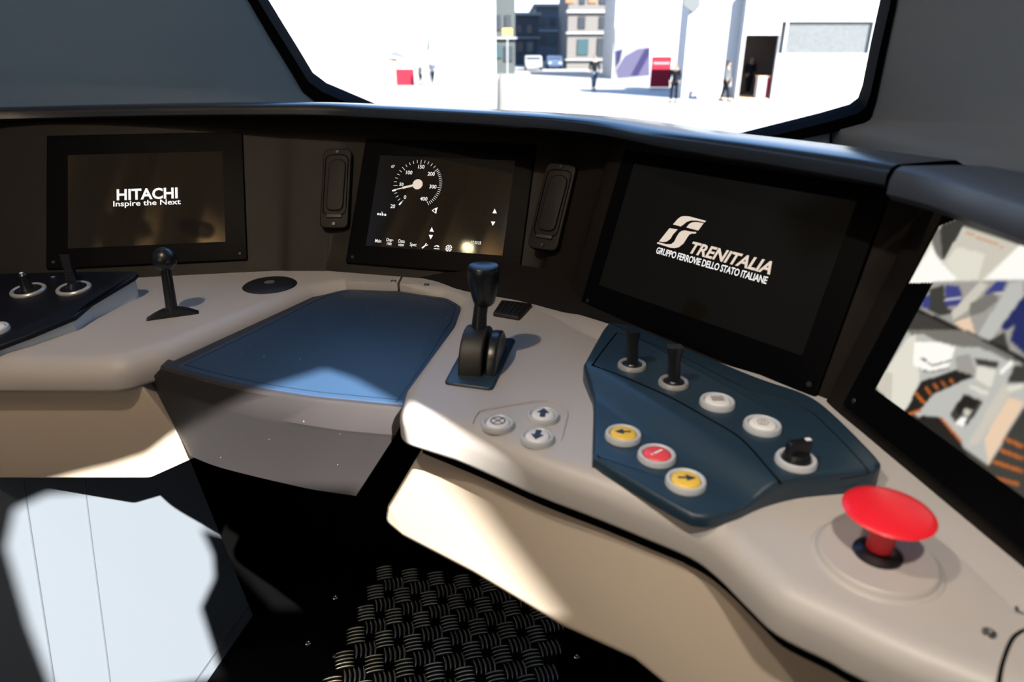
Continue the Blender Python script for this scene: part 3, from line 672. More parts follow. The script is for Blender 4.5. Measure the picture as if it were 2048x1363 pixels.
# triangular recess holding three buttons
def zz2(x, y): return (780 + x / 2.434, 500 + y / 2.434)
rec_px = [zz2(*p) for p in [(402, 842), (425, 795), (470, 775), (720, 733), (800, 742), (858, 785), (852, 850), (832, 930)]]
rec = cat([atz(*p, ZT + .0004) for p in rec_px], 5)
MB().tube(rec, [0.0006 + 0.0016 * math.sin(math.pi * i / (len(rec) - 1)) for i in range(len(rec))], 6).build('recess_edge', M_DESK, desk, shift=KO)

# writing pad tray between the worktops
tray = thing('writing_tray', 'navy writing pad on a grey-brown tray with a curved apron', 'writing pad', V((-0.25, 0.85, 0.785)))
TO = V((-0.25, 0.85, 0.785))
ZM = 0.787
fr_px = [(322, 731), (460, 768), (600, 793), (700, 804), (780, 812), (815, 815)]
fe = cat([atz(x, y, ZM) for x, y in fr_px], 6)
be = cat([atz(x, y, 0.753) for x, y in [(300, 760), (345, 784), (500, 829), (650, 857), (740, 867), (790, 871)]], 6)
ae = cat([atz(x, y, 0.655) for x, y in [(380, 910), (392, 916), (450, 937), (600, 973), (670, 985), (712, 991)]], 6)
inn = [p + V((0, 0.006, 0)) for p in fe]
r1 = [p * 0.985 + q * 0.015 + V((0, -0.003, -0.003)) for p, q in zip(fe, be)]
r2 = [p * 0.06 + q * 0.94 + V((0, -0.002, 0)) for p, q in zip(fe, be)]
r3 = [p * 0.96 + q * 0.04 for p, q in zip(be, ae)]
r4 = [p + V((0, 0.012, 0.004)) for p in ae]
MB().loft([[p + V((0, 0.02, 0)) for p in fe], inn, fe, r1, r2, r3, ae, r4]).build('apron', M_TRAY, tray, smooth=28, shift=TO)
padp = [(p.x, p.y + 0.004) for p in fe] + [(-0.085, 0.70), (-0.072, 0.94), (-0.066, 1.03), (-0.11, 1.075), (-0.19, 1.105), (-0.28, 1.112), (-0.335, 1.08)]
MB().slab(padp, 0.765, ZM - 0.0015, 0.0015).build('tray_base', M_TRAY, tray, shift=TO)
# the pad: measured outline with rounded rear corners
pad_px = [(352, 733), (500, 662), (640, 592), (690, 579), (800, 583), (896, 598), (922, 612), (916, 640), (868, 720), (806, 808)]
pad = [(*(atz(x, y, ZM)[:2]),) for x, y in pad_px]
fe_in = [(p.x, p.y + 0.006) for p in fe if pad[0][0] < p.x < pad[-1][0]]
padc = rc([(*pad[0], .006), (*pad[1], 0), (*pad[2], .0), (*pad[3], .03), (*pad[4], 0), (*pad[5], .02), (*pad[6], .016), (*pad[7], .02), (*pad[8], 0), (*pad[9], .004)] + [(x, y, 0) for x, y in fe_in[::-1]], seg=6)
MB().slab(padc, ZM - 0.002, ZM + 0.0012, 0.0015).build('pad', M_MAT, tray, shift=TO)
stc = offs(padc, [0.009] * len(padc))
MB().tube([(x, y, ZM + 0.0011) for x, y in stc + stc[:1]], 0.0005, 5).build('stitched_border', M_PANELB, tray, shift=TO)

# ================================================================== CONTROLS
def button_parts(r=0.0186):
    ring = MB().lathe([(r * .78, .0), (r, .0), (r * 1.0, .003), (r * .94, .0055), (r * .84, .006), (r * .74, .0045), (r * .74, .0)], 44)
    cap = MB().lathe([(0, .0066), (r * .55, .0064), (r * .66, .0056), (r * .72, .004), (r * .72, .0)], 40)
    return ring, cap
rg, cp = button_parts()
CACHE = {}
def arrow(r, ang, k=1.0):
    P_ = [(-.42, -.07), (.02, -.07), (-.02, -.28), (.5, 0), (-.02, .28), (.02, .07), (-.42, .07)]
    c_, s_ = math.cos(ang), math.sin(ang)
    return [((x * c_ - y * s_) * r * k, (x * s_ + y * c_) * r * k) for x, y in P_]
def fatarrow(r, ang):
    P_ = [(-.45, -.15), (.0, -.15), (.0, -.36), (.5, 0), (.0, .36), (.0, .15), (-.45, .15)]
    c_, s_ = math.cos(ang), math.sin(ang)
    return [((x * c_ - y * s_) * r, (x * s_ + y * c_) * r) for x, y in P_]
def ringpoly(r, w, n=24):
    out = []
    for k in range(n):
        a0, a1 = 2 * math.pi * k / n, 2 * math.pi * (k + 1) / n
        out.append([(r * math.cos(a0), r * math.sin(a0)), (r * math.cos(a1), r * math.sin(a1)), ((r - w) * math.cos(a1), (r - w) * math.sin(a1)), ((r - w) * math.cos(a0), (r - w) * math.sin(a0))])
    return out
def bar(x0, y0, x1, y1, w):
    d = V((x1 - x0, y1 - y0)).normalized(); q = V((-d.y, d.x)) * w / 2
    return [(x0 - q.x, y0 - q.y), (x1 - q.x, y1 - q.y), (x1 + q.x, y1 + q.y), (x0 + q.x, y0 + q.y)]
def push_button(mw, label, capmat, sym, symmat, group=None, r=0.0186, sname='symbol'):
    t = thing('push_button', label, 'button', mw, group)
    key = ('ring', r)
    if key not in CACHE:
        a_, b_ = button_parts(r); CACHE[key] = a_.build('ring', M_RING, t)
    else: share(CACHE[key], 'ring', t)
    key = ('cap', capmat.name, r)
    if key not in CACHE: CACHE[key] = button_parts(r)[1].build('cap', capmat, t)
    else: share(CACHE[key], 'cap', t)
    cap = [c for c in t.children if c.name.startswith('cap')][0]
    if sym: flat(sym, .0071).build(sname, symmat, cap, smooth=0)
    return t
rB = 0.0186
Rz = lambda a_: Matrix.Rotation(math.radians(a_), 4, 'Z')
T = Matrix.Translation
G3 = 'white buttons in the three-cornered recess'
p = atz(995.7, 847, ZT + .003)
push_button(T(p - V((0, 0, .003))), 'white button with a crossed circle, left of the two arrow buttons', M_WHITE, ringpoly(rB * .44, rB * .06) + [bar(-.3 * rB, -.3 * rB, .3 * rB, .3 * rB, .06 * rB), bar(-.3 * rB, .3 * rB, .3 * rB, -.3 * rB, .06 * rB)], M_SYM, G3, r=0.0180)
p = atz(1086, 831, ZT + .003)
push_button(T(p - V((0, 0, .003))), 'white button with a dark arrow pointing away from the seat', M_WHITE, [fatarrow(rB * 1.05, math.radians(82))], M_SYM, G3, r=0.0180)
p = atz(1074.6, 874.5, ZT + .003)
push_button(T(p - V((0, 0, .003))), 'white button with a dark arrow pointing toward the seat', M_WHITE, [fatarrow(rB * 1.05, math.radians(-103))], M_SYM, G3, r=0.0180)

# navy switch panel on the right
sp_px = [(1220, 662), (1252, 666), (1285, 676), (1367, 712), (1510, 773), (1606, 807), (1660, 845), (1749, 937), (1751, 954), (1743, 963), (1681, 968), (1596, 977), (1527, 995), (1473, 1019), (1428, 1030), (1397, 1030), (1373, 1023), (1305, 985), (1243, 948), (1192, 917), (1185, 903), (1187, 804), (1179, 777), (1167, 746), (1172, 736), (1202, 681), (1213, 666)]
ZP = 0.811
spo = V((*atz(1430, 850, ZP)[:2], ZT))
spp = [tuple(atz(x, y, ZP)[:2]) for x, y in sp_px]
spp = [(q.x, q.y) for q in cat(spp, 4, closed=True)]
swp = thing('switch_panel', 'navy switch panel with six-sided outline on the right of the desk', 'switch panel', spo)
f0, f1 = atz(1187, 770, ZP), atz(1480, 965, ZP)
fd = (f1 - f0).normalized(); fnn = V((-fd.y, fd.x, 0))        # toward the screens
def ridge(x, y):
    d = (V((x, y, 0)) - V((f0.x, f0.y, 0))).dot(fnn); t = max(0.0, min(1.0, (d + 0.020) / 0.040)); return 0.014 * t * t * (3 - 2 * t)
bmp = bmesh.new()
tmp = MB().slab(spp, ZT - 0.001, ZP, 0.005, seg=4)
vv = [bmp.verts.new(v) for v in tmp.v]
for f in tmp.f: bmp.faces.new([vv[i] for i in f])
for k in range(-4, 5):
    co = f0 + fnn * (k * 0.0055)
    bmesh.ops.bisect_plane(bmp, geom=bmp.verts[:] + bmp.edges[:] + bmp.faces[:], plane_co=co, plane_no=fnn)
for v in bmp.verts:
    if v.co.z > ZT + 0.001: v.co.z += ridge(v.co.x, v.co.y)
    v.co -= spo
bmesh.ops.recalc_face_normals(bmp, faces=bmp.faces)
me = bpy.data.meshes.new('plate'); bmp.to_mesh(me); bmp.free(); me.materials.append(M_PANEL)
for pg in me.polygons: pg.use_smooth = True
me.set_sharp_from_angle(angle=math.radians(45))
po = bpy.data.objects.new('plate', me); col.objects.link(po); po.parent = swp
def zz3(x, y): return (1100 + x / 2.9257, 640 + y / 2.9257)
def onp(x, y, dz=0.0):
    p = atz(x, y, ZP)
    for _ in range(4): p = atz(x, y, ZP + ridge(p.x, p.y))
    return p + V((0, 0, dz))
sm_px = [zz3(*q) for q in [(390, 75), (330, 150), (258, 250), (262, 268), (450, 340), (700, 450), (900, 560), (1080, 665), (1180, 755), (1270, 860), (1352, 955)]]
MB().tube(cat([onp(x, y, 0.0001) for x, y in sm_px], 5), 0.0009, 6).build('seam', M_GAP, swp, shift=spo)
sm_px = [zz3(*q) for q in [(390, 75), (560, 125), (800, 225), (1150, 400), (1480, 510), (1640, 640), (1840, 850), (1850, 900), (1700, 930)]]
MB().tube(cat([onp(x, y, 0.0001) for x, y in sm_px], 5), 0.0006, 6).build('seam', M_PANELB, swp, shift=spo)

def toggle(x, y, label):
    t = thing('toggle_switch', label, 'switch', T(onp(x, y) + V((0, 0, -.0005))), 'lever switches on the navy panel')
    if 'tg' not in CACHE:
        r = .0172
        a_ = MB().lathe([(r * .72, .0), (r, .0), (r, .003), (r * .92, .0052), (r * .80, .0055), (r * .70, .004), (r * .70, .0)], 44).build('ring', M_RINGD, t)
        b_ = MB().lathe([(0, .006), (r * .42, .006), (r * .5, .0045), (r * .68, .004), (r * .68, 0)], 36).build('base', M_BLACK, t)
        h = MB()
        prof = [(0.0, .0062, .0050), (.010, .0064, .0046), (.022, .0062, .0042), (.030, .0068, .0046), (.037, .0082, .0058), (.041, .0086, .0066)]
        h.loft([[V((sx_ * w, sy_ * d_, z)) for sx_, sy_ in ((-1, -.8), (-.8, -1), (.8, -1), (1, -.8), (1, .8), (.8, 1), (-.8, 1), (-1, .8))] for z, w, d_ in prof], True)
        n8 = len(h.v); h.f.append([n8 - 8 + k for k in range(8)]); h.f.append([7 - k for k in range(8)])
        c_ = h.build('handle', M_BLACK, t, smooth=50)
        for v in c_.data.vertices: v.co = V((v.co.x - 0.06 * v.co.z, v.co.y + 0.05 * v.co.z, v.co.z + .005))
        CACHE['tg'] = (a_, b_, c_)
    else:
        for q, nm in zip(CACHE['tg'], ('ring', 'base', 'handle')): share(q, nm, t)
toggle(1264, 732.5, 'black lever switch in a silver ring, nearer to the centre screen')
toggle(1347, 767.5, 'black lever switch in a silver ring, beside the first blank white button')
def gsym(k):
    if k == 0: return [bar(-.35 * rB, y_ * rB, .35 * rB, y_ * rB, .09 * rB) for y_ in (-.2, -.05, .1, .25)]
    return ringpoly(rB * .30, rB * .05) + ringpoly(rB * .14, rB * .05) + [bar(-.32 * rB, -.22 * rB, .1 * rB, -.34 * rB, .05 * rB)]
GN = 'round buttons on the navy panel'
push_button(T(onp(1434, 808)), 'white button with a faint barred square, beside a lever switch', M_WHITE, gsym(0), M_SYMG, GN)
push_button(T(onp(1524, 855)), 'white button with a faint ringed symbol, beside the rotary knob', M_WHITE, gsym(1), M_SYMG, GN)
push_button(T(onp(1246, 874)), 'yellow button with an arrow pointing left', M_YELLOW, [arrow(rB * .95, math.radians(178))], M_SYM, GN)
push_button(T(onp(1313, 915)), 'pale red button with a white bar, between the yellow buttons', M_REDB, [bar(-.18 * rB, -.15 * rB, .30 * rB, .20 * rB, .13 * rB), bar(-.36 * rB, -.28 * rB, -.26 * rB, -.21 * rB, .13 * rB)], M_SYMW, GN)
push_button(T(onp(1371, 967)), 'yellow button with an arrow pointing right', M_YELLOW, [arrow(rB * .95, math.radians(-3))], M_SYM, GN)
rk = thing('rotary_switch', 'black rotary knob with a white pointer in a grey ring', 'switch', T(onp(1591, 924)))
r = .0186
MB().lathe([(r * .72, .0), (r, .0), (r, .003), (r * .93, .0055), (r * .82, .006), (r * .72, .0045), (r * .72, .0)], 44).build('ring', M_RING, rk)
kb = MB().lathe([(0, .011), (r * .55, .011), (r * .66, .008), (r * .70, .0)], 36)
kb.slab(rrect(.0235, .0085, .003), .008, .0235, .002, m=Rz(12) @ T((0, 0, 0)))
kn = kb.build('knob', M_BLACK, rk)
MB().slab(rrect(.0055, .0045, .0012), .0232, .0241, .0004, m=Rz(12) @ T((.0085, 0, 0))).build('pointer', M_SYMW, kn)['label'] = 'white pointer mark'

# emergency stop mushroom
em = thing('emergency_button', 'large red mushroom emergency button on a raised disc', 'button', T(atz(1755, 1106, ZT + .006) - V((0, 0, .006))))
MB().lathe([(0, .006), (.0425, .006), (.0445, .0045), (.0455, .0018), (.0478, .0012), (.0492, .0)], 64).build('base_disc', M_DESK, em)['label'] = 'beige raised disc'
MB().lathe([(0, .012), (.0105, .012), (.0135, .0105), (.0180, .008), (.0185, .006)], 44).build('collar', M_BLACK, em)['label'] = 'black collar'
MB().lathe([(0, .011), (.0098, .011), (.0095, .037), (.013, .0400), (.024, .0428), (.0318, .0450), (.0334, .0465), (.0328, .0474), (.028, .0489), (.019, .0506), (.009, .0515), (0, .0517)], 64).build('mushroom_head', M_RED, em, smooth=60)

# left black switch panel on its grey riser
bpx = [(0, 690), (60, 668), (150, 631), (183, 603), (230, 575), (268, 553), (276, 545), (270, 541), (200, 541.5), (100, 543), (0, 546)]
BP0 = atz(275, 548, 0.84); BN = V((0, -math.sin(math.radians(6.5)), math.cos(math.radians(6.5))))
def onb(x, y): return pln(x, y, BP0, BN)
BPo = V((-0.75, 1.0, ZT))
bt = [onb(*q) for q in bpx]
bt = [onb(-260, 800)] + bt + [onb(-420, 556)]
sw2 = thing('switch_panel', 'black raised switch panel on a grey riser, left end of the desk', 'switch panel', BPo)
BM = Matrix((V((1, 0, 0)), BN.cross(V((1, 0, 0))), BN)).transposed().to_4x4(); BM.translation = BP0; BI = BM.inverted()
bl2 = [((BI @ q).x, (BI @ q).y, 0.004) for q in bt]
blr = rc(bl2)
MB().slab(blr, -0.007, 0.0, 0.004, m=BM).build('plate', M_PANELB, sw2, shift=BPo)
ri = offs(blr, [0.006] * len(blr))
rt_ = [BM @ V((x, y, -0.006)) for x, y in ri]
MB().loft([rt_, [V((q.x, q.y, ZT - .001)) for q in rt_]], True).build('riser', M_SIDE, sw2, shift=BPo)['label'] = 'light grey riser'
def btn_on_b(x, y): 
    m_ = BM.copy(); m_.translation = onb(x, y); return m_
t = thing('toggle_switch', 'short black stub switch in a silver ring, left end of the black panel', 'switch', btn_on_b(57, 582), 'switches on the black panel')
r = .024
a_ = MB().lathe([(r * .76, .0), (r, .0), (r, .0025), (r * .93, .0042), (r * .82, .0045), (r * .76, .003)], 44).build('ring', M_RINGD, t)
b_ = MB().lathe([(0, .003), (r * .75, .003), (r * .75, 0)], 36).build('base', M_PANELB, t)
h_ = MB().lathe([(0, .030), (.004, .030), (.0065, .027), (.0075, .012), (.010, .004), (.011, .002)], 24).build('handle', M_BLACK, t)
MB().lathe([(0, .0312), (.0022, .0308), (.0028, .0296)], 14, T((0, 0, 0))).build('tip_mark', M_SYMW, h_)['label'] = 'white tip dot'
t = thing('toggle_switch', 'ribbed black tilted lever switch in a silver ring on the black panel', 'switch', btn_on_b(148, 578), 'switches on the black panel')
share(a_, 'ring', t); share(b_, 'base', t)
h = MB(); h.lathe([(0, .012), (.006, .011), (.009, .006), (.010, .002)], 24)
for k in range(9):
    h.box((-.004 - .0018 * k * .5, .010 + .0016 * k, .012 + .0042 * k), (.0145 - .0003 * k, .008, .0046 if k % 2 else .0030), Matrix.Rotation(-.35, 3, 'X'))
h.box((-.008, .016, .028), (.010, .0065, .040), Matrix.Rotation(-.35, 3, 'X'))
h.build('handle', M_BLACK, t)
push_button(btn_on_b(-8, 661), 'grey ringed button cut off by the left edge of the photo', M_WHITE, None, None, None, r=.017)
MB().lathe([(0, .0012), (.003, .001), (.0035, 0)], 14, T(onb(106, 553) - BPo)).build('screw', M_STEEL, sw2)

# ball lever
p0 = atz(346, 631, ZT); bm0 = T(p0) @ Rz(24)
bv = thing('ball_lever', 'slim black lever topped by a ball, on the left worktop', 'lever', bm0)
arc = [(-.036, 0)] + [(-.036 + .072 * i / 14, .0125 * math.sin(math.pi * i / 14)) for i in range(1, 14)] + [(.036, 0)]
mm = Matrix(((1, 0, 0, 0), (0, 0, -1, .008), (0, 1, 0, 0), (0, 0, 0, 1)))
MB().prism(arc, 0.0, .016, m=mm).build('slot_cover', M_BLACK, bv)
MB().tube([(.000, 0, .006), (.004, .0, .078)], [.0085, .0072], 20).build('stem', M_BLACK, bv)
MB().lathe([(0, -.0172), (.005, -.0165), (.0095, -.0143), (.0135, -.0107), (.0163, -.0055), (.0172, 0), (.0163, .0055), (.0135, .0107), (.0095, .0143), (.005, .0165), (0, .0172)], 40, T((.0045, 0, .088))).build('ball', M_BLACK, bv, smooth=80)

# round black cap
dc = thing('round_cap', 'flat round black cap with a small ring emblem, on the rear worktop', 'cap', T(atz(540, 570, ZT)))
MB().lathe([(0, .0055), (.020, .0055), (.032, .0045), (.041, .0025), (.0445, 0)], 56).build('disc', M_BLACKM, dc)
flat(ringpoly(.008, .0016) + ringpoly(.0042, .0012) + [bar(-.002, -.003, .003, .003, .001)], .0058).build('emblem', M_SYMG, dc, smooth=0)
# black square vent plate
q = [atz(*c_, ZT) for c_ in ((986, 632), (1003, 606), (1064, 613), (1038, 641))]
qc = sum(q, V()) / 4
vp = thing('vent_plate', 'small black ribbed square plate behind the power lever', 'vent', qc)
MB().slab(rc([((v - qc).x, (v - qc).y) for v in q], .003), 0, .006, .0015).build('plate', M_BLACKM, vp)
b = MB()
for k in range(6):
    t_ = (k + .7) / 6.4
    s0 = q[0].lerp(q[1], .12).lerp(q[3].lerp(q[2], .12), t_) - qc; s1 = q[0].lerp(q[1], .88).lerp(q[3].lerp(q[2], .88), t_) - qc
    b.tube([s0 + V((0, 0, .006)), s1 + V((0, 0, .006))], .0009, 6)
b.build('ribs', M_BLACK, vp)

# power lever
q = [atz(*c_, ZT + .003) for c_ in ((888, 764), (938, 671), (1031, 676), (985, 777))]
qc = sum(q, V()) / 4; qc.z = ZT
pw = thing('power_lever', 'tall black lever with a cup-shaped knob on a humped housing', 'lever', qc)
MB().slab(rc([((v - qc).x, (v - qc).y) for v in q], .007), 0, .0035, .002).build('base_plate', M_PANEL, pw)
ax = ((q[1] - q[0]) + (q[2] - q[3])).normalized(); ax.z = 0; ax.normalize(); rx = V((ax.y, -ax.x, 0))
HM = Matrix((ax, V((0, 0, 1)), rx)).transposed().to_4x4()
def hump(r, w, off, z0=0.0, k=1.0):
    po_ = [(-r * 1.0, 0)] + [(-r * math.cos(math.pi * i / 18), r * k * math.sin(math.pi * i / 18)) for i in range(1, 18)] + [(r, 0)]
    m_ = HM.copy(); m_.translation = rx * off + V((0, 0, z0)) - ax * 0.004
    return MB().slab(po_, -w / 2, w / 2, .003, m=m_, rb=.003)
hump(.046, .030, -.004, .002, 1.02).build('housing', M_BLACKM, pw)
hump(.042, .013, .021, .002, 1.0).build('housing_side', M_BLACK, pw)
kx = T(V((0, 0, 0)) + ax * 0.004)
pw_off = V((-.003, .004, 0))
MB().tube([V((-.003, .0, .035)), V((.000, .004, .066)), V((.004, .006, .093))], [.0105, .0088, .0088], 24).build('stem', M_BLACK, pw)
MB().lathe([(0, .092), (.0105, .092), (.0135, .096), (.0165, .108), (.0195, .124), (.0200, .136), (.0196, .1405), (.0182, .1425), (.0165, .1418), (.012, .1402), (.006, .1394), (0, .1392)], 44, T((.005, .006, -0.0155))).build('knob', M_BLACK, pw, smooth=60)

# ================================================================== FOOTWELL
axd = V((math.sin(math.radians(10.5)), math.cos(math.radians(10.5)), 0)); lat = V((axd.y, -axd.x, 0))
wp0 = atz(440, 1325, 0); tw = math.radians(-10); wu = V((0, 0, 1)) * math.cos(tw) + lat * math.sin(tw); wnn = axd.cross(wu).normalized()
def onw(x, y): return pln(x, y, wp0, wnn)
cab = thing('desk_pedestal', 'pale blue-grey pedestal panel under the left worktop, sunlit', 'pedestal', wp0)
e0, e1 = wp0 - axd * 0.62, wp0 + axd * 0.13
hh = 0.66
em_ = wp0 - axd * 0.20
pts_ = [e0, e1, e1 + wu * hh, em_ + wu * hh, e0 + wu * 0.40]
MB().add(pts_ + [q_ - lat * .02 for q_ in pts_], [(0, 1, 2, 3, 4), (9, 8, 7, 6, 5)] + [(k, (k + 1) % 5, 5 + (k + 1) % 5, 5 + k) for k in range(5)]).build('side_panel', M_LOWER, cab, shift=wp0)
nrm = wnn if wnn.dot(CAM - wp0) > 0 else -wnn
for pts in ([(46, 962), (75, 1150), (108, 1363)], [(168, 962), (192, 1150), (220, 1363)]):
    MB().tube([onw(*c_) + nrm * .0002 for c_ in pts], .0016, 6).build('panel_seam', M_SEAM, cab, shift=wp0)
bb = [onw(370, 1363), onw(440, 1326)]
MB().tube([e0 + wu * .028 + nrm * .001, e1 + wu * .028 + nrm * .001], .002, 6).build('base_seam', M_SEAM, cab, shift=wp0)
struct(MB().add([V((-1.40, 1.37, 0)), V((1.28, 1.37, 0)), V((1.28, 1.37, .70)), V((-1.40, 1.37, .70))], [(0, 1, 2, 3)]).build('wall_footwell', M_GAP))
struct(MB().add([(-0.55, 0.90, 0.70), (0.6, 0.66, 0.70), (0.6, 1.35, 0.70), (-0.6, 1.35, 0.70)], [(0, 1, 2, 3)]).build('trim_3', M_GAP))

# chequer plate footrest
fp = thing('foot_plate', 'dark chequered metal plate on the floor under the desk', 'floor plate', V((*atz(900, 1250, 0)[:2], 0)))
FO = V((*atz(900, 1250, 0)[:2], 0))
c00 = atz(754, 1126, .004); cl = atz(640, 1363, .004)
lv = (cl - c00); lv.z = 0; lv.normalize(); rv = V((-lv.y, lv.x, 0))
if rv.x < 0: rv = -rv
L2 = 0.62; W2 = (atz(1120, 1259, .004) - c00).dot(rv)
qd = [c00, c00 + rv * W2, c00 + rv * W2 + lv * L2, c00 + lv * L2]
MB().prism([(v.x - FO.x, v.y - FO.y) for v in qd], 0.0005, .004).build('plate', M_TREAD, fp)
pt = 0.064
def lens(c, d, ln, w, h_, bend):
    n_ = V((-d.y, d.x, 0)); vs, fs = [], []
    K = 6
    for i in range(K + 1):
        t_ = i / K * 2 - 1; ww = w * (1 - t_ * t_) ** 0.5 + .0002; cc = c + d * (t_ * ln / 2) + n_ * (bend * (1 - t_ * t_)); hz = h_ * (1 - t_ ** 4)
        vs += [cc + n_ * (-ww / 2 * math.cos(math.pi * q / 6)) + V((0, 0, hz * math.sin(math.pi * q / 6))) for q in range(7)]
    for i in range(K):
        for j in range(6): fs.append((i * 7 + j, i * 7 + j + 1, i * 7 + j + 8, i * 7 + j + 7))
    return vs, fs
b = MB()
dA = (rv * 0.92 - lv * 0.38).normalized(); dB = (rv * 0.38 + lv * 0.92).normalized()
for i in range(0, int(W2 / pt) + 1):
    for j in range(0, int(L2 / pt) + 1):
        for kk, (ou, ov_, d) in enumerate(((.45, .45, dA), (.95, .95, dB))):
            cu_, cv_ = (i + ou) * pt, (j + ov_) * pt
            if cu_ > W2 - .015 or cv_ > L2 - .015: continue
            c = c00 + rv * cu_ + lv * cv_; n_ = V((-d.y, d.x, 0))
            for s_ in range(-2, 3):
                vs, fs = lens(c + n_ * (s_ * .0096) - FO, d, .0400, .0042, .0024, .0030)
                b.add([v for v in vs], fs)
b.build('tread_pattern', mat('highlit_tread_metal', (0.80, 0.78, 0.74), 0.22, metal=0.85), fp)  # paler than the plate of the same metal: ridge highlights put into the colour
for x, y in ((722, 1217), (668, 1311)):
    MB().lathe([(0, .0025), (.003, .0022), (.004, 0)], 14, T(atz(x, y, .004) - FO)).build('rivet', M_STEEL, fp)
for k, (x, y) in enumerate(((670, 1194), (616, 1285), (1153, 1312))):
    o = MB().lathe([(0, .0012), (.002, .0012), (.0026, .002), (.005, .0018), (.0062, 0)], 18).build('floor_screw', M_STEEL)
    o.location = atz(x, y, 0)
    tag(o, ['floor screw nearest the far end of the chequer plate', 'floor screw left of the chequer plate, lower in the photo', 'floor screw right of the chequer plate'][k], 'screw', 'floor screws')

# ================================================================== OUTSIDE
GZ = -1.32
M_GROUND = mat('pale_paving', (0.17, 0.166, 0.162), 0.8, bump=0.3, scale=3, var=0.08)
struct(MB().add([(-160, 2.2, GZ), (160, 2.2, GZ), (160, 260, GZ), (-160, 260, GZ)], [(0, 1, 2, 3)]).build('floor_square', M_GROUND, smooth=0))
M_TENT = mat('white_canvas', (0.29, 0.29, 0.295), 0.7)
M_TENTS = mat('pale_grey_trim', (0.16, 0.17, 0.18), 0.7)
def g(x, y): return atz(x, y, GZ)
def hgt(p, ypx):
    """height above ground of the pixel row ypx at the distance of ground point p"""
    y0 = 0
    d = ray(W / 2, ypx); k = p.y / d.y
    return CAM.z + d.z * k - GZ
def facade_box(x0, x1, yb, ytop, dep, side=0.0):
    """front corners from pixels on the ground line yb; returns front-left point, width, height"""
    a = g(x0, yb); c = g(x1, yb); return a, c, hgt(a, ytop)
# left marquee
a, c, h_ = facade_box(470, 986, 165, -160, 10)
mq = thing('marquee', 'white marquee along the left side of the square', 'marquee', (a + c) / 2)
mo = (a + c) / 2; wd_ = c.x - a.x
MB().box((0, 5, h_ / 2), (wd_, 10, h_)).build('wall', M_TENT, mq, smooth=0)
MB().add([(-wd_ / 2 - .3, -.3, h_), (wd_ / 2 + .3, -.3, h_), (wd_ / 2 + .3, 10.3, h_), (-wd_ / 2 - .3, 10.3, h_), (-wd_ / 2, 5, h_ + 2), (wd_ / 2, 5, h_ + 2)], [(0, 1, 5, 4), (2, 3, 4, 5), (1, 2, 5), (3, 0, 4), (3, 2, 1, 0)]).build('roof', M_TENT, mq, smooth=0)
for x in (735, 690):
    q = g(x, 165) - mo
    MB().box((q.x, -.06, h_ / 2), (.12, .1, h_)).build('post', M_TENTS, mq, smooth=0)
# pennant on the marquee
pn = thing('pennant', 'small dark pennant on the front of the left marquee', 'pennant', V((g(862, 165).x, mo.y - .12, GZ + hgt(g(862, 165), 97))))
MB().prism([(-.07, 0), (.07, 0), (.02, .9)], -.02, .02, m=Matrix(((1, 0, 0, 0), (0, 0, 1, 0), (0, 1, 0, 0), (0, 0, 0, 1)))).build('cloth', mat('dark_green_cloth', (.06, .08, .07), .8), pn, smooth=0)
MB().tube([(0, .03, -2.0), (0, .03, .0)], .03, 6).build('pole', M_TENTS, pn)
# right tents
def tent(label, x0, x1, yb, ytop, dep):
    a, c, h_ = facade_box(x0, x1, yb, ytop, dep); o_ = (a + c) / 2; w_ = c.x - a.x
    t = thing('exhibition_tent', label, 'tent', o_)
    MB().box((0, dep / 2, h_ / 2), (w_, dep, h_)).build('wall', M_TENT, t, smooth=0)
    MB().slab(rrect(w_ + .3, dep + .3, .1, 0, dep / 2), h_, h_ + .18, .06).build('roof', M_TENTS, t)
    return t, o_, w_, h_
t2, o2, w2, h2 = tent('white exhibition tent with a train poster, behind the red banner', 1224, 1350, 158, -40, 6)
# train poster on the tent
pm = Matrix(((1, 0, 0, 0), (0, 0, 1, -.06), (0, 1, 0, 0), (0, 0, 0, 1)))
def q2(x, y): v = aty(x, y, o2.y - .06) - o2; return (v.x, v.z)
ps = thing('poster', 'wide poster of a violet streaked train nose on the tent wall', 'poster', o2)
MB().prism([q2(1230, 158), (q2(1300, 158)[0], q2(1230, 158)[1]), q2(1300, 55), q2(1230, 55)], 0, .02, m=pm).build('sheet', mat('poster_pale', (.13, .13, .14), .5), ps, smooth=0)
pm2 = pm.copy(); pm2[1][3] = -.085
MB().prism([q2(1232, 140), q2(1250, 112), q2(1275, 98), q2(1299, 95), q2(1299, 150), q2(1236, 156)], 0, .02, m=pm2).build('train_picture', mat('poster_lilac', (.045, .042, .075), .6, spec=0.1), ps, smooth=0)
pm3 = pm.copy(); pm3[1][3] = -.11
MB().prism([q2(1262, 150), q2(1276, 150), q2(1299, 108), q2(1299, 96), q2(1290, 98)], 0, .02, m=pm3).prism([q2(1232, 102), q2(1245, 98), q2(1240, 122), q2(1232, 135)], 0, .02, m=pm3).build('violet_stripes', mat('poster_violet', (.014, .012, .04), .6, spec=0.1), ps, smooth=0)
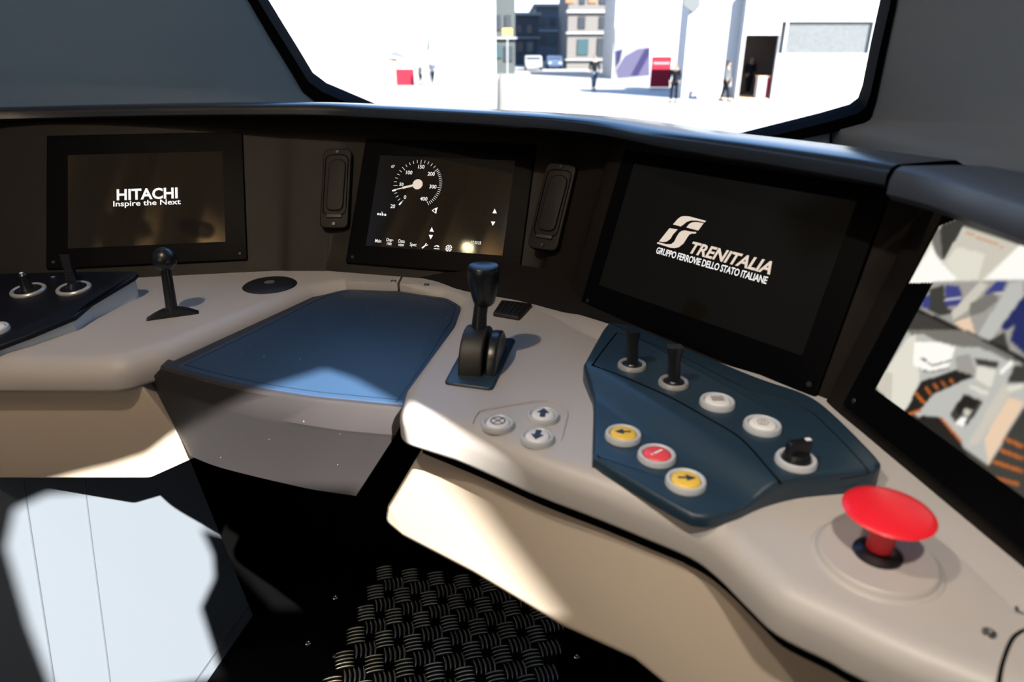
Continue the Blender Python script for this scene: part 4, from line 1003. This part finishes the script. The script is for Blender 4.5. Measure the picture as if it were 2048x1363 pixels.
# red banner
a = g(1299, 178); c = g(1338, 178); hb = hgt(a, 113)
bn = thing('banner_stand', 'red upright banner in front of the white tents', 'banner', (a + c) / 2)
wb = c.x - a.x
MB().box((0, 0, hb / 2 + .05), (wb, .06, hb - .1)).build('sheet', mat('banner_red', (.19, .010, .02), .6, spec=0.1), bn, smooth=0)
MB().box((0, -.04, hb * .8), (wb * .8, .02, hb * .06)).build('white_print', mat('banner_print', (.2, .13, .13), .6), bn, smooth=0)
MB().box((0, 0, .03), (wb * 1.05, .4, .06)).build('base', M_TENTS, bn, smooth=0)
t3, o3, w3, h3 = tent('tall white rounded booth between the red banner and the doorway', 1362, 1463, 197, -25, 1.6)
a3 = thing('awning_sign', 'dark grey wedge-shaped sign high on the white booth', 'sign', V((aty(1382, 5, o3.y - .1).x, o3.y - .1, aty(1382, 5, o3.y).z)))
MB().prism([(-.35, .25), (.4, .25), (.4, -.2), (.1, -.4), (-.35, -.1)], -.05, .05, m=Matrix(((1, 0, 0, 0), (0, 0, 1, 0), (0, 1, 0, 0), (0, 0, 0, 1)))).build('board', mat('sign_grey', (.05, .055, .06), .6), a3, smooth=0)
# shop tent with doorway and window strip
a, c = g(1472, 199), g(2150, 199); YS = a.y; h4 = hgt(a, -25)
sh = thing('shop_tent', 'white shop tent with an open doorway and a long window strip', 'tent', V(((a.x + c.x) / 2, YS, GZ)))
SHO = V(((a.x + c.x) / 2, YS, GZ))
def qs(x, y): v = aty(x, y, YS) - SHO; return (v.x, v.z)
d0, d1 = qs(1476, 199)[0], qs(1541, 199)[0]; dt = qs(1500, 70)[1]; w0, w1_ = qs(1562, 60)[0], qs(1745, 60)[0]; wb0, wb1 = qs(1600, 107)[1], qs(1600, 43)[1]
xl, xr = a.x - SHO.x, c.x - SHO.x
bw = MB()
def panel(x0, x1, z0, z1): bw.box(((x0 + x1) / 2, .1, (z0 + z1) / 2), (x1 - x0, .2, z1 - z0))
panel(xl, d0, 0, h4); panel(d0, d1, dt, h4); panel(d1, w0, 0, h4); panel(w0, w1_, 0, wb0); panel(w0, w1_, wb1, h4); panel(w1_, xr, 0, h4)
bw.box((xl, 1.8, h4 / 2), (.1, 3.6, h4)); bw.box((xr, 1.8, h4 / 2), (.1, 3.6, h4)); bw.box((0, 3.6, h4 / 2), (xr - xl, .1, h4)); bw.box((0, 1.8, h4), (xr - xl, 3.7, .1))
bw.build('wall', M_TENT, sh, smooth=0)
MB().box(((w0 + w1_) / 2, .16, (wb0 + wb1) / 2), (w1_ - w0, .04, wb1 - wb0)).build('window_strip', mat('misted_glass', (.075, .08, .083), .3, var=.35), sh, smooth=0)
MB().box((w0 + .25, .02, (wb0 + wb1) / 2), (.09, .08, wb1 - wb0)).build('window_post', M_TENT, sh, smooth=0)
MB().box(((d0 + d1) / 2, 1.2, .02), (d1 - d0 + 1.5, 2.2, .04)).build('wood_floor', mat('warm_boards', (.45, .28, .17), .6), sh, smooth=0)
MB().box(((d0 + d1) / 2 + .9, 2.9, dt / 2), (d1 - d0 + 1.9, .05, dt + .4)).build('dark_interior', mat('shop_dark', (.08, .06, .055), .8), sh, smooth=0)
kt = thing('counter', 'small white and red counter inside the shop doorway', 'counter', SHO + V((d1 - .32, .45, .04)))
MB().box((0, 0, .45), (.5, .4, .9)).build('body', M_TENT, kt, smooth=0)
MB().box((.2, -.22, .45), (.12, .04, .9)).build('red_panel', MC['banner_red'], kt, smooth=0)
MB().box((0, 0, .93), (.56, .46, .05)).build('top', MC['warm_boards'], kt, smooth=0)
# shaded paving in front
# people
def person(label, x, y, hpx, top, legs, hair, facing=0, bag=None, stride=.25, longhair=False, walk=True):
    p = g(x, y); hh_ = hgt(p, y - hpx); s_ = hh_ / 1.72
    t = thing('person', label, 'person', T(p) @ Rz(facing) @ Matrix.Scale(s_, 4), 'people in the square')
    def skin(name, verts, edges, m, parent, root=0):
        me = bpy.data.meshes.new(name); me.from_pydata([v[:3] for v in verts], edges, []); o_ = bpy.data.objects.new(name, me)
        col.objects.link(o_); me.materials.append(m); md = o_.modifiers.new('skin', 'SKIN')
        for i, v in enumerate(verts):
            sv = me.skin_vertices[0].data[i]; sv.radius = (v[3], v[4] if len(v) > 4 else v[3]); sv.use_root = (i == root)
        sb = o_.modifiers.new('sub', 'SUBSURF'); sb.levels = 1; sb.render_levels = 1
        ev = o_.evaluated_get(bpy.context.evaluated_depsgraph_get()); bpy.context.view_layer.update()
        ev = o_.evaluated_get(bpy.context.evaluated_depsgraph_get()); me2 = bpy.data.meshes.new_from_object(ev)
        bpy.data.objects.remove(o_); bpy.data.meshes.remove(me)
        for pg in me2.polygons: pg.use_smooth = True
        me2.materials.clear(); me2.materials.append(m)
        o2_ = bpy.data.objects.new(name, me2); col.objects.link(o2_); o2_.parent = parent
        return o2_
    st = stride
    body = [(0, 0, .95, .13, .10), (0, .01, 1.2, .13, .10), (0, 0, 1.42, .12, .08), (0, 0, 1.50, .05), (0, -.02, 1.60, .075, .09), (0, -.02, 1.69, .06, .07),
            (-.09, 0, .88, .085), (-.10, -st * .5, .48, .055), (-.10, -st * .7, .09, .04), (-.10, -st * .7 - .14, .04, .035), (.09, 0, .88, .085), (.10, st * .45, .48, .055), (.10, st * 1.0, .10, .04), (.10, st * 1.0 - .13, .05, .035),
            (-.19, 0, 1.40, .05), (-.24, .05, 1.14, .04), (-.23, -.06, .92, .032), (-.225, -.09, .83, .03), (.19, 0, 1.40, .05), (.24, -.02, 1.14, .04), (.23, -.12, .93, .032), (.225, -.15, .85, .03)]
    ed_ = [(0, 1), (1, 2), (2, 3), (3, 4), (4, 5), (0, 6), (6, 7), (7, 8), (8, 9), (0, 10), (10, 11), (11, 12), (12, 13), (2, 14), (14, 15), (15, 16), (16, 17), (2, 18), (18, 19), (19, 20), (20, 21)]
    M_SK = mat('skin_tone', (.16, .10, .07), .6)
    skin('body', body, ed_, M_SK, t)
    jk = [(0, 0, .86, .165, .13), (0, .01, 1.15, .155, .125), (0, 0, 1.40, .145, .105), (0, 0, 1.47, .085), (-.19, 0, 1.39, .075), (-.245, .05, 1.14, .062), (-.232, -.05, .94, .052), (.19, 0, 1.39, .075), (.245, -.02, 1.14, .062), (.232, -.11, .95, .052)]
    skin('coat', jk, [(0, 1), (1, 2), (2, 3), (2, 4), (4, 5), (5, 6), (2, 7), (7, 8), (8, 9)], top, t)
    tr_ = [(0, 0, .90, .14, .11), (-.09, 0, .84, .10), (-.10, -st * .5, .48, .075), (-.10, -st * .7, .12, .06), (.09, 0, .84, .10), (.10, st * .45, .48, .075), (.10, st * 1.0, .13, .06)]
    skin('trousers', tr_, [(0, 1), (1, 2), (2, 3), (0, 4), (4, 5), (5, 6)], legs, t)
    hr = [(0, .02, 1.64, .082, .09), (0, .0, 1.72, .07, .075)] + ([(0, .07, 1.5, .09, .05), (0, .09, 1.36, .07, .04)] if longhair else [])
    skin('hair', hr, [(0, 1)] + ([(0, 2), (2, 3)] if longhair else []), hair, t)
    for sx_, yy in ((-.10, -st * .7), (.10, st * 1.0)):
        MB().slab(rrect(.09, .26, .035, sx_, yy - .06), 0, .085, .03).build('shoe', mat('dark_shoe', (.02, .02, .02), .5), t)
    if bag:
        MB().slab(rrect(.12, .30, .03, .31, .02), .62, .95, .03).build('bag', bag, t)
    return t
dk = mat('dark_cloth', (.004, .005, .008), .9, spec=0.1); nv = mat('navy_cloth', (.02, .03, .055), .8); gy = mat('grey_cloth', (.05, .055, .06), .8); jean = mat('denim', (.03, .05, .08), .8); br = mat('brown_hair', (.035, .022, .015), .7); bk = mat('black_hair', (.008, .007, .006), .7); rd = mat('red_cloth', (.12, .01, .02), .8); pb = mat('pale_bag', (.2, .19, .18), .6)
person('person in a dark coat walking away across the middle of the square', 1187, 181, 72, dk, jean, bk, 10, None, .20)
person('person in dark clothes standing beside the red banner', 1346, 205, 80, dk, dk, bk, -30, None, .08)
person('person with long hair and a grey coat carrying a bag by the doorway', 1449, 202, 80, gy, dk, br, 60, pb, .24, True)
person('person in black standing inside the shop doorway', 1494, 192, 80, dk, dk, bk, 20, None, .06)
person('person in a red jacket inside the shop doorway', 1512, 189, 70, rd, dk, br, -20, None, .06)
person('person in dark clothes in front of the left marquee', 866, 169, 50, nv, dk, bk, 30, None, .2)
person('person in grey beside the red stall on the left', 842, 172, 46, gy, dk, br, -40, None, .1)
# stone post
p = g(1002, 221); hp = hgt(p, 146)
pos = thing('stone_post', 'slim pale grey stone post standing alone in the square', 'post', p)
MB().lathe([(0, hp), (.04, hp * .98), (.10, hp * .86), (.13, hp * .8), (.14, hp * .3), (.16, 0)], 16).build('shaft', mat('pale_stone', (.075, .073, .066), .8, var=.2), pos)
MB().lathe([(.17, 0), (.17, .08), (.14, .1)], 16).build('foot', MC['pale_stone'], pos)
# red stall left
p = g(812, 170)
stl = thing('market_stall', 'low red stall with a dark canopy near the left marquee', 'stall', p)
MB().box((0, 0, .45), (1.0, .6, .9)).build('counter', MC['banner_red'], stl, smooth=0)
MB().box((-.75, 0, .75), (.5, .5, 1.5)).build('side_box', mat('stall_tan', (.30, .25, .17), .7), stl, smooth=0)
MB().add([(-1.0, -.5, 1.7), (.3, -.5, 1.45), (.3, .5, 1.45), (-1.0, .5, 1.7), (-.5, 0, 1.95)], [(0, 1, 4), (1, 2, 4), (2, 3, 4), (3, 0, 4), (3, 2, 1, 0)]).build('canopy', gy, stl, smooth=0)
for sx_ in (-.95, .28):
    MB().box((sx_, .4, .75), (.05, .05, 1.5)).build('post', M_TENTS, stl, smooth=0)
# buildings at the end of the square
def building(label, x0, x1, yb, ytop, dep, m, wins, wm, trims=None, extra=0):
    a, c, h_ = facade_box(x0, x1, yb, ytop, dep); o_ = (a + c) / 2; w_ = c.x - a.x
    t = thing('building', label, 'building', o_)
    MB().box((extra / 2, dep / 2, h_ / 2), (w_ + extra, dep, h_)).build('wall', m, t, smooth=0)
    for (wx0, wx1, wy0, wy1, mm_) in wins:
        l = aty(wx0, wy0, a.y) - o_; r_ = aty(wx1, wy1, a.y) - o_
        MB().box(((l.x + r_.x) / 2, -.03, (l.z + r_.z) / 2), (abs(r_.x - l.x), .14, abs(l.z - r_.z))).build('window', mm_, t, smooth=0)
    for (ty0, ty1) in (trims or []):
        l = aty(x0, ty0, a.y) - o_; r_ = aty(x0, ty1, a.y) - o_
        MB().box((extra / 2, -.1, (l.z + r_.z) / 2), (w_ + extra + .3, .3, abs(l.z - r_.z))).build('cornice', M_TENTS, t, smooth=0)
    MB().box((extra / 2, dep / 2, h_ + .1), (w_ + extra + .6, dep + .6, .3)).build('roof', M_TENTS, t, smooth=0)
wdk = mat('window_dark', (.018, .022, .028), .3); wtl = mat('window_teal', (.02, .042, .05), .3); wor = mat('orange_panel', (.18, .07, .03), .7)
M_B1 = mat('grey_stone_facade', (.075, .068, .066), .8, var=.12); M_B2 = mat('blue_grey_facade', (.030, .038, .052), .8, var=.25); M_B3 = mat('green_grey_facade', (.028, .034, .036), .8, var=.3); M_B4 = mat('pale_far_facade', (.045, .056, .075), .8, var=.25)
building('pale stone building with rows of tall windows at the end of the square', 1133, 1226, 138, -420, 14, M_B1, [(1157, 1170, 33, 57, wdk), (1199, 1212, 33, 57, wdk), (1155, 1176, 78, 110, wtl), (1195, 1216, 76, 112, wdk), (1160, 1170, -20, 8, wdk), (1200, 1212, -20, 8, wdk), (1132, 1148, -20, 6, wor), (1178, 1192, -20, 6, wor), (1157, 1170, -90, -62, wdk), (1199, 1212, -90, -62, wdk)], wdk, [(20, 26), (64, 68), (118, 121)], 8)
building('dark green-grey building on the left of the far street', 986, 1030, 148, -300, 12, M_B3, [(992, 1002, 30, 60, wdk), (1010, 1022, 30, 60, wdk), (992, 1004, 90, 116, wtl), (1008, 1026, 92, 122, wdk)], wdk, [(74, 78)])
building('blue-grey building halfway down the far street', 1026, 1076, 130, 30, 10, M_B2, [(1034, 1044, 50, 66, wdk), (1054, 1064, 50, 66, wdk), (1034, 1046, 84, 104, wdk), (1054, 1066, 84, 104, wtl)], wdk, [(74, 77)])
building('tall slate building closing the far street', 1070, 1134, 122, 12, 30, M_B4, [(1080, 1090, 36, 52, wdk), (1100, 1110, 36, 52, wdk), (1118, 1128, 36, 52, wdk), (1080, 1092, 70, 90, wdk), (1100, 1112, 70, 90, wtl), (1118, 1130, 70, 90, wdk)], wdk, [(60, 63)])
# street sign
p = g(1015, 151)
sg = thing('street_sign', 'small orange sign on a post at the mouth of the far street', 'sign', p)
zs = hgt(p, 64)
MB().box((0, 0, zs), (.7, .1, .5)).build('board', mat('sign_orange', (.75, .35, .04), .6, emit=(1, .5, .1), estr=.4), sg, smooth=0)
MB().box((0, 0, zs / 2), (.08, .08, zs)).build('pole', M_TENTS, sg, smooth=0)
# cars
def car(label, x, y, w_px, paint, face=0):
    p = g(x, y); s_ = w_px * depth(p) / F / 1.8
    t = thing('car', label, 'car', T(p) @ Rz(face) @ Matrix.Scale(s_, 4), 'cars at the end of the square')
    pr = [(-2.0, .35), (-2.05, .75), (-1.5, .90), (-.9, 1.38), (.7, 1.42), (1.5, .98), (2.05, .85), (2.1, .35)]
    m_ = Matrix(((0, 0, 1, 0), (1, 0, 0, 0), (0, 1, 0, 0), (0, 0, 0, 1)))
    MB().slab(pr, -.88, .88, .12, m=m_, rb=.12).build('body', paint, t)
    MB().box((0, -1.17, 1.14), (1.45, .05, .42), Matrix.Rotation(-.9, 3, 'X')).build('windscreen', wdk, t, smooth=0)
    for sx_ in (-.8, .8):
        for yy in (-1.3, 1.3):
            MB().lathe([(0, -.1), (.32, -.1), (.32, .1), (0, .1)], 20, T((sx_, yy, .32)) @ Matrix.Rotation(math.pi / 2, 4, 'Y')).build('wheel', dk, t)
    for sx_ in (-.6, .6):
        MB().box((sx_, -2.03, .68), (.3, .06, .14)).build('headlamp', M_TENT, t, smooth=0)
car('white car parked at the mouth of the far street', 1066, 140, 34, mat('white_paint', (.18, .185, .19), .3))
car('blue car parked beside the white car', 1108, 137, 30, mat('blue_paint', (.035, .055, .10), .3))
